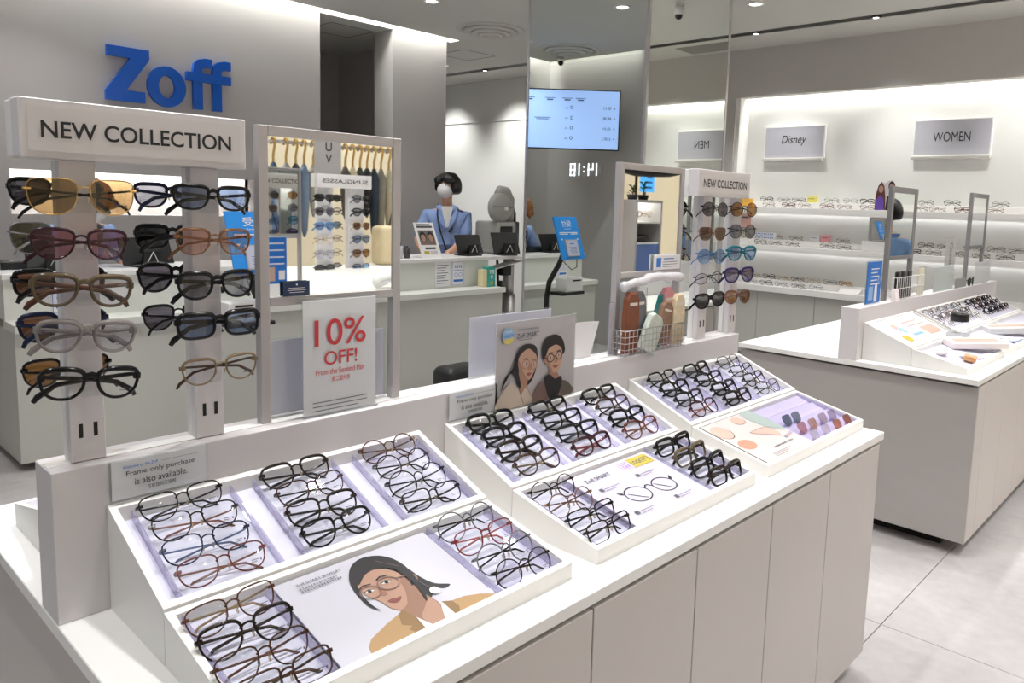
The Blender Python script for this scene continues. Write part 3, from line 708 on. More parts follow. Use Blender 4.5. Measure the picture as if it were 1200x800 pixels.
RK2 = [(1.775, .664, 'large round', 'black', 'smoke', 'round black sunglasses with smoke lenses, top of the left post, ' + W2, -14, 0, .95),
       (1.766, .586, 'angular', 'copper', 'brown', 'thin copper sunglasses, second down, left post of the ' + W2, -16, 0, .95),
       (1.767, .514, 'large round', 'blue', 'sky', 'blue sunglasses with sky blue lenses, third down, left post of the ' + W2, -16, 0, 1.0),
       (1.757, .445, 'oval', 'black', 'pale', 'thin black oval frames with pale lenses, fourth down, left post of the ' + W2, -16, -4, 1.0),
       (1.772, .372, 'large', 'black', 'dark', 'heavy black sunglasses, lowest on the left post of the ' + W2, -16, -4, 1.04),
       (1.958, .666, 'large round', 'black', 'amber', 'round black sunglasses with amber lenses, top of the right post, ' + W2, -18, 0, 1.0),
       (1.957, .593, 'large round', 'black', 'grey', 'round black sunglasses with grey lenses, second down, right post of the ' + W2, -18, 0, 1.0),
       (1.962, .519, 'large', 'teal', 'sky', 'teal sunglasses with pale blue lenses, third down, right post of the ' + W2, -18, 0, 1.05),
       (1.953, .446, 'large', 'purple', 'mauve', 'dark purple sunglasses, fourth down, right post of the ' + W2, -18, -2, 1.08),
       (1.950, .371, 'large', 'pink brown', 'amber', 'pinkish brown sunglasses, lowest on the right post of the ' + W2, -16, 0, .96)]
for x, z, st, co, le, lab, yaw, roll, sc in RK2: rackglasses(x + .045, z, st, co, lab, le, yaw, roll, None, sc * .93)
for k, (x, z, st, co, le) in enumerate(((1.76, .66, 'large', 'black', 'dark'), (1.76, .59, 'boston', 'tortoiseshell', 'brown'), (1.76, .52, 'large round', 'black', 'grey'))):
    rackglasses(x, z, st, co, f'{co} {WORD[le]}sunglasses on the rear face of the smaller sign rack, {RNW[k]} down', le, 184, 0, None, 1.0, y=.105)
# clear nose rests belong to the racks
racks = [o for o in bpy.data.objects if o.name.startswith('sunglasses_rack')]
for rk, lst in ((racks[0], [(.059 if q[0] < .15 else .2455, q[1]) for q in RK]), (racks[1], [(1.831 if q[0] < 1.87 else 2.025, q[1]) for q in RK2])):
    for x, z in lst:
        MB().box(x - .011, x + .011, .003, .0258, z - .024, z - .006, .001).build('nose_rest', ACR, rk)
    for x, z in lst[:5] + lst[5:9]:
        MB().box(x - .011, x + .011, .0665, .0985, z - .024, z - .006, .001).build('nose_rest', ACR, rk)

def mirror_stand(x0, x1, label, y=.045, zb=.2412, zm=.476, zt=.786, w_=.0185, m=FRAMEG):
    t = thing('mirror_stand', label, 'mirror', ((x0 + x1) / 2, y, zb))
    MB().box(x0, x0 + w_, y - .010, y + .010, zb, zt, .001).build('leg', m, t); MB().box(x1 - w_, x1, y - .010, y + .010, zb, zt, .001).build('leg', m, t)
    MB().box(x0 + w_, x1 - w_, y - .010, y + .010, zt - w_, zt, .001).build('top_rail', m, t); MB().box(x0 + w_, x1 - w_, y - .010, y + .010, zm - .017, zm, .001).build('bottom_rail', m, t)
    MB().box(x0 + w_, x1 - w_, y - .006, y + .004, zm, zt - w_).build('mirror', MIRROR, t)
    return t
mirror_stand(.343, .648, 'grey framed table mirror between the large sign rack and the couple poster')
mirror_stand(1.383, 1.705, 'grey framed table mirror behind the wire basket of pouches')

def sheet(mb, x0, x1, z0, z1, y, t=.002): return mb.box(x0, x1, y, y + t, z0, z1, .0004)
def sign_holder(label, x0, x1, z0, z1, y, lean=0, paper=None, cat='sign', name='sign_holder', foot=True):
    t = thing(name, label, cat, ((x0 + x1) / 2, y, z0))
    sheet(MB(), x0, x1, z0, z1, y).build('acrylic_front', ACR, t)
    sheet(MB(), x0, x1, z0, z1, y + .0052).build('acrylic_back', ACR, t)
    if paper: sheet(MB(), x0 + .003, x1 - .003, z0 + .003, z1 - .003, y + .0028, .0012).build('paper', paper, t)
    if foot: MB().box(x0, x1, y - .004, y + .008, z0 - .0005, z0 + .002, .0004).build('foot', ACR, t)
    return t
# 10% sign
t = sign_holder('clear stand with the red 10% OFF sheet, before the foreground table mirror', .413, .578, .2415, .470, .014, paper=PAPER)
f = Flat((.413, .0138, .2415), X_, Z_, .0002)
f.text('10%', .081, .136, .052, RED, .112, 0.006, 'c'); f.text('OFF!', .081, .098, .027, RED, .072, 0.006, 'c'); f.text('From the Second Pair', .081, .080, .011, RED, .108, 0.005, 'c'); f.text('第二副九折', .081, .064, .011, RED, .040, 0.003, 'c')
for k in range(3): f.rect(.02, .026 - .008 * k, .02 + (.12 - .02 * (k == 2)), .0275 - .008 * k, INKG)
f.build('printed_text', t)
sign_holder('pale blank sign back behind the red 10% sheet', .362, .633, .2415, .392, .066, paper=PAPERL)
t = thing('notice_card', 'small navy card on the lower rail of the foreground table mirror', 'card', (.412, .03, .478))
MB().box(.386, .439, .0325, .0345, .4765, .5035).build('card', mat('navy card', '#1d3158', .5), t)
f = Flat((.386, .0325, .478), X_, Z_); f.rect(.010, .0125, .043, .0135, PAPER); f.rect(.008, .0085, .045, .0095, PAPER); f.rect(.012, .0045, .041, .0055, PAPER); f.ell(.0265, .0195, .002, .002, PAPER, n=10); f.build('print', t)

# frame-only signs on the riser
for x0, lab in ((.076, 'acrylic sign reading Frame-only purchase is also available, nearest one beside the riser end'), (.748, 'acrylic sign reading Frame-only purchase is also available, left of the couple poster')):
    t = sign_holder(lab, x0, x0 + .150, .1745, .243, -.0095, paper=PAPER, foot=False)
    f = Flat((x0, -.0097, .1745), X_, Z_, .0002)
    f.text('Welcome to the Zoff', .018, .0525, .0048, BLUEP, .052, 0.002); f.line([(.075, .0546), (.135, .0546)], .0005, INKG)
    f.text('Frame-only purchase', .075, .0375, .0105, INK, .104, 0.004, 'c'); f.text('is also available.', .075, .0235, .0105, INK, .080, 0.004, 'c'); f.text('可单独购买镜框', .075, .0125, .0072, INK, .044, 0.002, 'c')
    f.build('printed_text', t)

# couple poster
PG = mat('poster grey pink', '#c9c1c4', .5); PSK = mat('print skin', '#c39c85', .6); PSK2 = mat('print skin shade', '#a67e68', .6); PHR = mat('print hair', '#1d1a1c', .6); PCT = mat('print cream coat', '#c5b6a4', .6)
PBR = mat('print brown coat', '#7a5f57', .6); PLIP = mat('print lip', '#96564f', .6); PYE = mat('print yellow', '#cfc06a', .6); PLB = mat('print light blue', '#8fb4d9', .6)
def face(f, cx, cy, s, gl, tilt=0, shade=-1, skin=PSK, skin2=PSK2, hair=PHR):
    """printed three-quarter face, height about 2.6 s"""
    c, sn = math.cos(tilt), math.sin(tilt)
    T_ = lambda x, y: (cx + s * (x * c - y * sn), cy + s * (x * sn + y * c))
    pl_ = lambda pts, m: f.poly([T_(*p) for p in pts], m)
    pl_([(-.45, -.7), (.5, -.7), (.55, -2.0), (-.5, -2.0)], skin2)
    pl_([(-.86, .75), (-.9, .1), (-.78, -.5), (-.45, -1.0), (-.1, -1.28), (.2, -1.25), (.58, -.9), (.82, -.35), (.9, .2), (.86, .8), (.5, 1.25), (-.5, 1.25)], skin)
    pl_([(.45, -1.0), (.82, -.35), (.9, .2), (.86, .8), (.62, .3), (.5, -.4)], skin2)
    pl_([(-.22, .2), (-.34, -.22), (-.1, -.34), (.06, -.25)], skin2)
    pl_([(-.4, -.68), (-.15, -.6), (.0, -.63), (.22, -.68), (0, -.8), (-.2, -.8)], PLIP)
    for ex in (-.48, .28):
        pl_([(ex - .22, .18), (ex, .27), (ex + .2, .18), (ex, .12)], hair); pl_([(ex - .28, .42), (ex, .53), (ex + .26, .45), (ex, .46)], hair)
    for ex in (-.48, .3):
        f.line([T_(ex + .36 * math.cos(a * math.pi / 9), .14 + .3 * math.sin(a * math.pi / 9)) for a in range(18)], s * .075, gl, True)
    f.line([T_(-.14, .22), T_(-.05, .26), T_(-.02, .22)], s * .07, gl); f.line([T_(.66, .22), T_(.92, .3)], s * .07, gl)
    return pl_
t = sign_holder('couple poster in clear stand, two people wearing spectacles, behind the middle upper tray', .884, 1.168, .1735, .386, -.0095, paper=PG, cat='poster', name='poster_stand', foot=False)
f = Flat((.884, -.0097, .1735), X_, Z_, .0002)
PSK3 = mat('print skin blush', '#b5826c', .6); TW = mat('print white top', '#dcdad9', .6)
f.blob([(.124, .003), (.127, .018), (.138, .038), (.169, .053), (.197, .045), (.237, .042), (.262, .029), (.270, .003)], PBR); f.blob([(.236, .041), (.262, .029), (.270, .003), (.235, .003), (.228, .02)], mat('print olive coat', '#5c5549', .6))
f.poly([(.185, .075), (.213, .07), (.222, .045), (.200, .03), (.176, .05)], PSK2); f.blob([(.165, .058), (.186, .064), (.206, .050), (.226, .055), (.232, .037), (.216, .003), (.186, .003), (.172, .03)], PHR)
f.blob([(.178, .130), (.200, .140), (.221, .133), (.230, .113), (.228, .088), (.212, .067), (.194, .069), (.180, .083), (.171, .098), (.170, .118)], PSK); f.blob([(.171, .118), (.171, .097), (.182, .081), (.196, .069), (.188, .085), (.180, .10)], PSK2)
f.blob([(.160, .112), (.170, .116), (.171, .097), (.165, .093)], PSK2)
f.blob([(.158, .105), (.154, .130), (.163, .155), (.198, .165), (.228, .152), (.240, .122), (.231, .110), (.226, .127), (.205, .138), (.180, .131), (.172, .118), (.166, .110)], PHR)
f.blob([(.203, .107), (.199, .096), (.208, .092), (.213, .097), (.210, .107)], PSK3); f.blob([(.195, .084), (.204, .0865), (.216, .084), (.205, .078)], PLIP)
for ex, ey in ((.187, .107), (.216, .110)):
    f.ell(ex, ey, .0052, .0024, TW, n=12); f.ell(ex, ey, .0024, .0026, PHR, n=10); f.line([(ex - .008, ey + .010), (ex + .001, ey + .0125), (ex + .009, ey + .011)], .0024, PHR)
f.ring(.186, .106, .0125, .010, .0024, PHR); f.ring(.217, .109, .0115, .010, .0024, PHR); f.line([(.198, .109), (.206, .110)], .0024, PHR); f.line([(.174, .108), (.163, .108)], .0022, PHR)
f.blob([(.054, .098), (.066, .130), (.087, .149), (.116, .149), (.137, .128), (.138, .10), (.128, .07), (.110, .05), (.080, .045), (.054, .085), (.033, .068), (.018, .046), (.028, .075)], PHR)
f.blob([(.075, .087), (.104, .07), (.106, .045), (.118, .012), (.07, .012), (.083, .049)], PSK2)
f.blob([(.004, .003), (.011, .030), (.030, .050), (.048, .062), (.070, .050), (.084, .030), (.1, .045), (.112, .028), (.118, .003)], PCT); f.line([(.078, .045), (.086, .02), (.094, .004)], .0025, PSK2)
f.blob([(.084, .131), (.109, .139), (.133, .121), (.137, .097), (.127, .079), (.112, .062), (.095, .065), (.077, .085), (.072, .114)], PSK); f.blob([(.072, .114), (.077, .085), (.095, .065), (.108, .062), (.094, .078), (.084, .1)], PSK2)
f.blob([(.113, .1), (.118, .088), (.108, .085), (.105, .091)], PSK3); f.blob([(.1, .078), (.109, .080), (.119, .077), (.109, .071)], PLIP)
for ex, ey in ((.098, .104), (.125, .099)):
    f.ell(ex, ey, .0052, .0022, TW, n=12); f.ell(ex, ey, .0022, .0024, PHR, n=10); f.line([(ex - .008, ey + .0105), (ex, ey + .0125), (ex + .008, ey + .010)], .0018, PHR)
f.ring(.098, .102, .0125, .0115, .0014, PBR); f.ring(.126, .097, .0105, .011, .0014, PBR); f.line([(.1105, .102), (.1155, .101)], .0014, PBR)
f.blob([(.070, .11), (.076, .128), (.092, .139), (.109, .139), (.132, .124), (.137, .128), (.128, .145), (.10, .152), (.075, .142), (.062, .12)], PHR)
f.ell(.037, .177, .0195, .0195, PLB); f.ell(.037, .177, .0195, .0195, PYE, a0=200, a1=350); f.text('1000円', .037, .174, .0075, mat('print deep blue', '#2e4f9a', .6), .034, .004, 'c'); f.glyphs(.026, .186, .022, .0035, TEE, 5)
f.text('Zoff SMART', .065, .168, .0115, PHR, .076, .008); f.glyphs(.068, .186, .072, .0042, INKG, 14); f.rect(.070, .163, .115, .1642, INKG)
f.build('print', t)
# plain white sheets standing behind the riser
sign_holder('blank white sign back behind the couple poster', .868, 1.156, .2415, .392, .066, paper=PAPERL)
t = thing('leaning_leaflet', 'white leaflet leaning in a clear stand right of the couple poster', 'leaflet', (1.29, .066, .2415))
MB().prism([(1.215, .2415), (1.31, .2415), (1.345, .338), (1.20, .345)], 'y', .062, .0645).build('leaflet', PAPER, t)
MB().box(1.20, 1.35, .066, .068, .2415, .29, .0003).build('acrylic_back', ACR, t)
sign_holder('narrow frosted sign stand left of the wire basket', 1.352, 1.377, .2415, .395, .03, paper=PAPERL)

# cards in the lower trays (inks darkened to offset the strong light on them)
PSK = mat('card skin', '#a98470', .6); PSK2 = mat('card skin shade', '#8c6855', .6); PLIP = mat('card lip', '#80453f', .6); PYE = mat('card yellow', '#b9a83f', .6)
def slope_card(x0, x1, label, m=PAPERL, y0=-.440, y1=-.236, name='poster_card', off=.0075):
    a = Vector((x0, y0, zL(y0) - off)); u = X_; v = (Vector((x0, y1, zL(y1) - off)) - a)
    t = thing(name, label, 'poster card', ((x0 + x1) / 2, (y0 + y1) / 2, zL(y0) - .02))
    MB().slab(a, a + u * (x1 - x0), a + u * (x1 - x0) + v, a + v, .003).build('card', m, t)
    n = u.cross(v).normalized()
    return t, Flat(a, u, v, .0004), x1 - x0, v.length
t, f, W, H = slope_card(.222, .505, 'portrait card of a dark haired woman with spectacles, in the nearest lower tray', mat('card grey white', '#bdbbc5', .5))
BG = mat('card beige jacket', '#a5845a', .6); BG2 = mat('card jacket shade', '#836540', .6); TW = mat('card white top', '#d6d4d3', .6)
PSK3 = mat('card skin blush', '#9a6c58', .6)
f.blob([(.19, .175), (.20, .14), (.205, .11), (.215, .085), (.235, .070), (.222, .066), (.205, .075), (.19, .06), (.178, .075), (.176, .12), (.17, .15)], PHR)
f.blob([(.128, .075), (.158, .085), (.186, .10), (.187, .07), (.192, .04), (.176, .008), (.154, .008), (.143, .035)], PSK2)
f.blob([(.150, .03), (.165, .045), (.185, .06), (.190, .04), (.176, .006), (.158, .006)], PSK)
f.poly([(.045, .0015), (.050, .022), (.062, .034), (.095, .047), (.124, .056), (.135, .061), (.141, .04), (.142, .0015)], BG)
f.poly([(.124, .056), (.135, .061), (.143, .035), (.150, .0015), (.128, .0015), (.118, .02), (.127, .024), (.115, .034)], BG2)
f.poly([(.143, .036), (.155, .008), (.176, .005), (.190, .035), (.197, .040), (.202, .0015), (.140, .0015)], TW)
f.poly([(.197, .043), (.212, .036), (.235, .034), (.262, .024), (.2815, .012), (.2815, .0015), (.198, .0015)], BG); f.poly([(.197, .043), (.212, .036), (.214, .02), (.204, .0015), (.198, .0015)], BG2)
f.blob([(.107, .142), (.126, .161), (.151, .165), (.171, .152), (.181, .132), (.181, .103), (.168, .082), (.150, .068), (.133, .061), (.122, .073), (.117, .094), (.110, .108), (.105, .125)], PSK)
f.blob([(.181, .128), (.181, .103), (.168, .082), (.150, .068), (.158, .082), (.166, .10), (.170, .118)], PSK2)
f.blob([(.186, .126), (.199, .122), (.200, .112), (.192, .102), (.185, .108)], PSK2)
f.blob([(.132, .124), (.127, .112), (.124, .106), (.133, .101), (.138, .106), (.138, .118)], PSK3); f.line([(.125, .105), (.130, .102), (.136, .104)], .0012, PBR)
f.blob([(.126, .088), (.136, .090), (.142, .088), (.151, .087), (.143, .079), (.133, .079)], PLIP); f.line([(.127, .087), (.138, .0862), (.150, .0865)], .0008, PBR)
for ex, ey in ((.116, .122), (.150, .127)):
    f.blob([(ex - .009, ey), (ex, ey + .0035), (ex + .009, ey), (ex, ey - .003)], TW, 3); f.ell(ex, ey, .0034, .0034, PHR, n=12); f.line([(ex - .010, ey + .001), (ex, ey + .0045), (ex + .010, ey + .0005)], .0016, PHR)
    f.line([(ex - .011, ey + .012), (ex - .002, ey + .0165), (ex + .011, ey + .014)], .0026, PHR)
f.blob([(.111, .174), (.128, .192), (.151, .199), (.178, .190), (.194, .168), (.199, .138), (.188, .128), (.181, .132), (.179, .148), (.158, .163), (.133, .161), (.111, .144), (.101, .150)], PHR)
f.blob([(.111, .172), (.101, .155), (.096, .128), (.096, .095), (.106, .076), (.102, .09), (.101, .113), (.106, .142)], PHR)
f.blob([(.186, .14), (.199, .135), (.195, .105), (.190, .080), (.178, .056), (.183, .085), (.185, .11)], PHR)
f.line([(.165, .180), (.19, .15)], .001, PBR)
f.ring(.116, .119, .0165, .0145, .0022, PBR, rot=-.15); f.ring(.151, .123, .0175, .015, .0022, PBR, rot=-.15); f.line([(.131, .123), (.134, .125), (.136, .124)], .0022, PBR); f.line([(.168, .127), (.186, .124)], .002, PBR)
f.line([(.194, .103), (.200, .078)], .0014, INKG); f.ell(.203, .069, .0085, .009, TW)
f.text('Zoff SMART JEWELRY', .028, .186, .0068, INK, .078, .004); f.glyphs(.028, .1775, .066, .0048, INKG, 14); f.glyphs(.028, .1705, .070, .0048, INKG, 15)
f.build('print', t)
t, f, W, H = slope_card(.888, 1.170, 'card with a line drawing of eyeglasses, in the middle lower tray', mat('card lilac white', '#c3bece', .5))
f.ring(.107, .088, .036, .027, .0032, INK, rot=-.10); f.ring(.200, .085, .034, .026, .0032, INK, rot=-.10); f.line([(.142, .096), (.150, .103), (.158, .103), (.167, .094)], .0038, INK)
f.poly([(.073, .106), (.060, .114), (.063, .104), (.073, .098)], INK); f.poly([(.232, .096), (.245, .106), (.243, .094), (.234, .088)], INK); f.line([(.082, .098), (.118, .066)], .0024, INK); f.line([(.176, .098), (.205, .068)], .0024, INK)
f.text('Zoff SMART', .030, .172, .0125, INK, .085, .008)
f.rect(.198, .166, .272, .202, PYE); f.rect(.160, .170, .198, .202, mat('print violet pale', '#cfc0ea', .6)); f.text('1000円', .235, .174, .018, INKG, .066, .006, 'c'); f.glyphs(.165, .188, .028, .009, mat('print violet', '#7a63c2', .6), 3); f.glyphs(.165, .175, .028, .009, MATS['print violet'], 3)
for x, y in ((.034, .138), (.166, .140), (.175, .036), (.036, .040)):
    f.rect(x, y - .006, x + .011, y + .005, INKG); f.line([(x + .014, y), (x + .065, y)], .0012, INKG); f.line([(x + .014, y - .007), (x + .05, y - .007)], .0012, INKG)
f.build('print', t)
t, f, W, H = slope_card(1.428, 1.690, 'card with peach circles and colour swatches, in the farthest lower tray', mat('card pale peach', '#cdc3c0', .5), off=-.001)
PE = mat('print peach', '#c98d76', .6); PE2 = mat('print pale peach', '#cfab9d', .6); GRE = mat('print grey green', '#9eaaa6', .6)
f.ell(.034, .160, .034, .034, PE2); f.ring(.034, .160, .034, .034, .0018, INK, a0=200, a1=360); f.ell(.042, .085, .033, .024, PE); f.ell(.155, .182, .026, .020, PE2); f.ring(.155, .182, .026, .020, .0018, INK, a0=180, a1=350)
f.blob([(.2, .203), (.26, .203), (.26, .085), (.22, .105), (.20, .14)], GRE); f.blob([(.118, .120), (.20, .122), (.215, .09), (.20, .07), (.16, .09)], PE2); f.line([(.118, .122), (.20, .122), (.255, .095)], .0012, INKG); f.line([(.118, .12), (.2, .068)], .0012, INKG)
f.text('veildroplet color', .105, .032, .012, INKG, .11, .002)
for k, c_ in enumerate(('#7c8797', '#c79aa4', '#d59a8f', '#b9a3c4', '#a9a3d0')): f.ell(.205 + .011 * k, .055 + .002 * k, .0042, .006, mat('swatch %d' % k, c_, .5), n=12)
for k in range(3): f.rect(.06, .018 - .006 * k, .16 - .02 * k, .0192 - .006 * k, INKG)
f.build('print', t)

# wire basket of pouches in front of the second table mirror
bx0, bx1, by0, by1 = 1.368, 1.668, -.016, .030
t = thing('wire_basket', 'wire basket of glasses pouches in front of the second table mirror', 'basket', (1.52, .006, .2415))
m = MB(); r_ = .0013
for z in (.244, .262, .280, .298, .316): m.tube([(bx0, by0, z), (bx1, by0, z), (bx1, by1, z), (bx0, by1, z)], r_ * (1.4 if z > .31 else 1), 5, True)
n = 16
for k in range(n + 1):
    x = bx0 + (bx1 - bx0) * k / n; m.tube([(x, by0, .316), (x, by0, .2435), (x, by1, .2435), (x, by1, .316)], r_, 5)
for k in range(1, 3):
    y = by0 + (by1 - by0) * k / 3
    for x in (bx0, bx1): m.tube([(x, y, .244), (x, y, .316)], r_, 5)
m.build('wire_mesh', STEEL, t)
def pouch(x, w_, z0, h, col, label, y, rz=0, fabric=True, flap='#d8d2c6'):
    t = thing('glasses_pouch', label, 'pouch', (x, y, z0))
    m = MB(); pts = [(-.5, 0), (.5, 0), (.52, .6), (.45, .9), (.25, 1), (-.25, 1), (-.45, .9), (-.52, .6)]
    pts = [(p[0] * w_, p[1] * h) for p in pts]; k = len(pts)
    v = [(px, -.006, pz) for px, pz in pts] + [(px * .9, -.010, pz * .96 + .002) for px, pz in pts] + [(px, .006, pz) for px, pz in pts]
    fs = [list(range(k, 2 * k))] + [(i, (i + 1) % k, k + (i + 1) % k, k + i) for i in range(k)] + [(2 * k + (i + 1) % k, (i + 1) % k, i, 2 * k + i) for i in range(k)] + [list(range(2 * k, 3 * k))[::-1]]
    m.add(v, fs); m.xf(Matrix.Translation((x, y, z0)) @ Matrix.Rotation(rz, 4, 'Y'))
    b = m.build('pouch_body', mat('pouch ' + col, col, .5, var=.25, scale=60, bump=.4), t)
    s = MB().box(-.28 * w_, .28 * w_, -.0105, -.0098, h * .78, h * .83); s.xf(Matrix.Translation((x, y, z0)) @ Matrix.Rotation(rz, 4, 'Y')); s.build('stitched_edge', mat('pouch trim ' + flap, flap, .6), t)
pouch(1.412, .062, .248, .175, '#7a4328', 'red brown leather pouch at the left end of the wire basket', .004, .02)
pouch(1.470, .058, .250, .170, '#6d6c72', 'dark grey sparkling pouch behind the white wedge pouch', .017, -.03)
pouch(1.478, .075, .246, .115, '#c9d2c8', 'pale grey green pouch leaning low in the wire basket', -.006, .45)
pouch(1.545, .050, .252, .165, '#2f8d8a', 'teal pouch standing behind the taupe pouch', .016, .32)
pouch(1.562, .062, .256, .130, '#8b6b56', 'taupe pouch in the middle of the wire basket', .002, .22)
pouch(1.612, .060, .250, .175, '#d58f94', 'pink pouch right of the teal pouch', .012, -.05)
pouch(1.640, .056, .250, .155, '#d9c7a6', 'cream glitter pouch at the right end of the wire basket', -.003, .02)
t = thing('plastic_roll', 'crumpled clear white plastic roll above the pouches', 'plastic wrap', (1.53, .012, .43))
m = MB(); pth = [(1.385 + .285 * k / 12, .010 + random.uniform(-.003, .003), .437 + .022 * math.sin(k / 12 * math.pi * .8) + random.uniform(-.003, .003)) for k in range(13)]
m.tube(pth, [.013 + random.uniform(-.003, .004) for _ in pth], 9); m.build('wrap', clear('crumpled plastic', '#f2f0f2', .12, .15, milk=.62, milkcol='#efedf0'), t)
MB().tube([(1.50, .012, .43), (1.50, .012, .317)], .001, 5).build('support_wire', STEEL, t)

# ================================================================== RECEPTION COUNTER
MD0 = mat('grey plinth', '#77736e', .7)
t = thing('reception_counter', 'long pale two-tier reception counter in front of the logo wall', 'counter', (2.3, 3.5, -.78))
MB().box(.655, 3.96, 3.245, 3.82, -.735, -.062).build('lower_body', CNTRL, t)
MB().box(.75, 3.88, 3.33, 3.75, -.79, -.735).build('toe_kick', MD0, t)
MB().box(.650, 3.97, 3.215, 3.43, -.061, -.020, .002).build('bag_ledge', CNTR, t)
MB().box(.655, 3.96, 3.42, 3.80, -.020, .190).build('upper_panel', CNTR, t)
MB().box(.645, 3.98, 3.395, 3.85, .190, .218, .002).build('counter_top', WHITE, t)

def tablet(x, y, z, label, w_=.25, h=.17, lean=28, ry=0, screen=False):
    """tablet on a wedge stand, back towards -y"""
    t = thing('tablet_computer', label, 'tablet', (x, y, z)); M = Matrix.Translation((x, y, z)) @ Matrix.Rotation(R(ry), 4, 'Z') @ Matrix.Translation((0, -.02, .012)) @ Matrix.Rotation(R(lean), 4, 'X')
    b = MB().box(-w_ / 2, w_ / 2, -.012, 0, 0, h, .004); b.xf(M); b.build('back_shell', BLACK, t)
    b = MB().box(-w_ / 2 + .008, w_ / 2 - .008, .0, .002, .008, h - .008); b.xf(M); b.build('screen', mat('tablet glass', '#1a2028', .1), t)
    M2 = Matrix.Translation((x, y, z)) @ Matrix.Rotation(R(ry), 4, 'Z')
    b = MB().box(-w_ * .3, w_ * .3, -.07, .10, 0, .012, .003); b.xf(M2); b.build('base', BLACK, t)
    b = MB().prism([(-.06, .012), (-.02, .012), (-.055 + .0, h * .55), (-.066, h * .55)], 'x', -.05, .05); b.xf(M2); b.build('stand_arm', BLACK, t)
    b = MB().tube([(-.03, -.066, .03), (.0, -.075, .09), (.03, -.066, .03)], .003, 5); b.xf(M2); b.build('cable', TEE, t)
tablet(3.87, 3.56, .218, 'black tablet on a stand directly in front of the standing staff member', .27, .17, -24)
tablet(4.20, 3.47, .2185, 'black tablet on a stand below the grey eye testing machine', .26, .19, -22, -12)
tablet(.92, 3.58, .218, 'black tablet at the left end of the reception counter, seen past the sunglasses', .26, .17, -24)
tablet(1.40, 3.60, .218, 'black tablet before the second staff member, seen between the rack posts', .30, .17, -24, 8)
t = thing('cash_register', 'low black cash drawer on the left part of the counter', 'cash register', (.84, 3.62, .218))
MB().box(.70, 1.16, 3.66, 3.82, .218, .262, .004).build('drawer_body', BLACK, t); MB().box(.73, 1.13, 3.655, 3.66, .224, .255, .001).build('drawer_front', mat('charcoal', '#26282a', .5), t)
# photo card and small things on the counter
t = thing('photo_card', 'leaning white card with two portrait photos on the counter left of the staff member', 'sign', (3.40, 3.52, .218))
a = Vector((3.315, 3.46, .2185)); v = Vector((-.02, .10, .27)); u = Vector((1, 0, 0))
MB().slab(a, a + u * .19, a + u * .19 + v, a + v, .004).build('card', TEE, t); MB().box(3.34, 3.48, 3.47, 3.60, .218, .222).build('foot', ACR, t)
f = Flat(a, u, v, .001); f.rect(.02, .105, .17, .225, mat('photo grey', '#6d6661', .6))
for cx in (.058, .130):
    f.ell(cx, .172, .030, .042, PHR); f.ell(cx, .162, .021, .030, PSK); f.rect(cx - .03, .105, cx + .03, .125, PBR)
f.rect(.02, .245, .17, .262, INKG); f.rect(.02, .268, .15, .276, INKG); f.rect(.05, .07, .15, .085, INK); f.rect(.03, .03, .08, .055, PYE); f.rect(.09, .03, .16, .055, mat('print pale grey', '#c8c6c6', .6)); f.build('print', t)
for x, y, h, lab in ((3.13, 3.5, .095, 'small clear tub with dark pens on the counter, nearest the table mirror'), (3.21, 3.52, .075, 'short dark bottle on the counter beside the photo card')):
    t = thing('counter_cup', lab, 'cup', (x, y, .218)); MB().lathe([(.024, 0), (.026, h), (.023, h), (.022, .004)], (x, y, .218), 16).build('body', ACRW if h > .09 else mat('dark bottle', '#3c3a38', .3), t)
    for k in range(3): MB().tube([(x + .008 * (k - 1), y, .225), (x + .012 * (k - 1), y + .004, .218 + h * 1.25)], .004, 5).build('pen', BLACK, t)
t = thing('paper_sheets', 'loose white paper sheets lying on the counter', 'paper', (3.42, 3.66, .218))
for k, (x, rz) in enumerate(((3.30, .2), (3.55, -.1))):
    m = MB().box(-.105, .105, -.07, .07, 0, .0015); m.xf(Matrix.Translation((x, 3.70, .2185 + .0016 * k)) @ Matrix.Rotation(rz, 4, 'Z')); m.build('sheet', TEE, t)
# notices on the front panel
def notice(x0, x1, z0, z1, label, blue):
    t = thing('counter_notice', label, 'notice', ((x0 + x1) / 2, 3.417, z0)); MB().box(x0, x1, 3.4165, 3.4195, z0, z1).build('sheet', PAPER, t)
    f = Flat((x0, 3.4165, z0), X_, Z_); w_ = x1 - x0; h = z1 - z0
    if blue:
        f.line([(.006, .006), (w_ - .006, .006), (w_ - .006, h - .006), (.006, h - .006)], .004, BLUEP, True); f.rect(.02, .03, w_ - .02, .048, BLUEP); f.glyphs(w_ * .2, h * .72, w_ * .6, .022, BLUEP, 4); f.rect(.02, h * .62, w_ - .02, h * .64, BLUEP)
        for s_ in (-1, 1): f.ring(w_ / 2 + s_ * .022, h * .45, .018, .013, .003, BLUEP)
    else:
        for k in range(8): f.rect(.015, h - .03 - .02 * k, w_ - .015 - .02 * (k % 3), h - .025 - .02 * k, INKG)
    f.build('print', t)
notice(3.405, 3.548, -.005, .188, 'white text notice on the counter front beside the blue bordered one', False)
notice(3.568, 3.700, -.005, .188, 'blue bordered notice on the counter front below the staff member', True)
notice(.86, .99, -.005, .188, 'blue bordered notice near the left end of the counter, seen in the pillar mirror', True)
t = thing('leaflet_box', 'upright green leaflet box on the counter ledge near the flap', 'leaflet box', (3.90, 3.33, -.02))
TEAL = mat('teal print', '#3aa79a', .5); MB().box(3.85, 3.93, 3.30, 3.37, -.0195, .14, .001).build('box_body', TEAL, t); f = Flat((3.85, 3.30, -.0195), X_, Z_); f.glyphs(.010, .105, .06, .032, TEE, 2); f.glyphs(.024, .060, .032, .032, TEE, 1); f.ell(.04, .03, .018, .018, PYE); f.build('print', t)
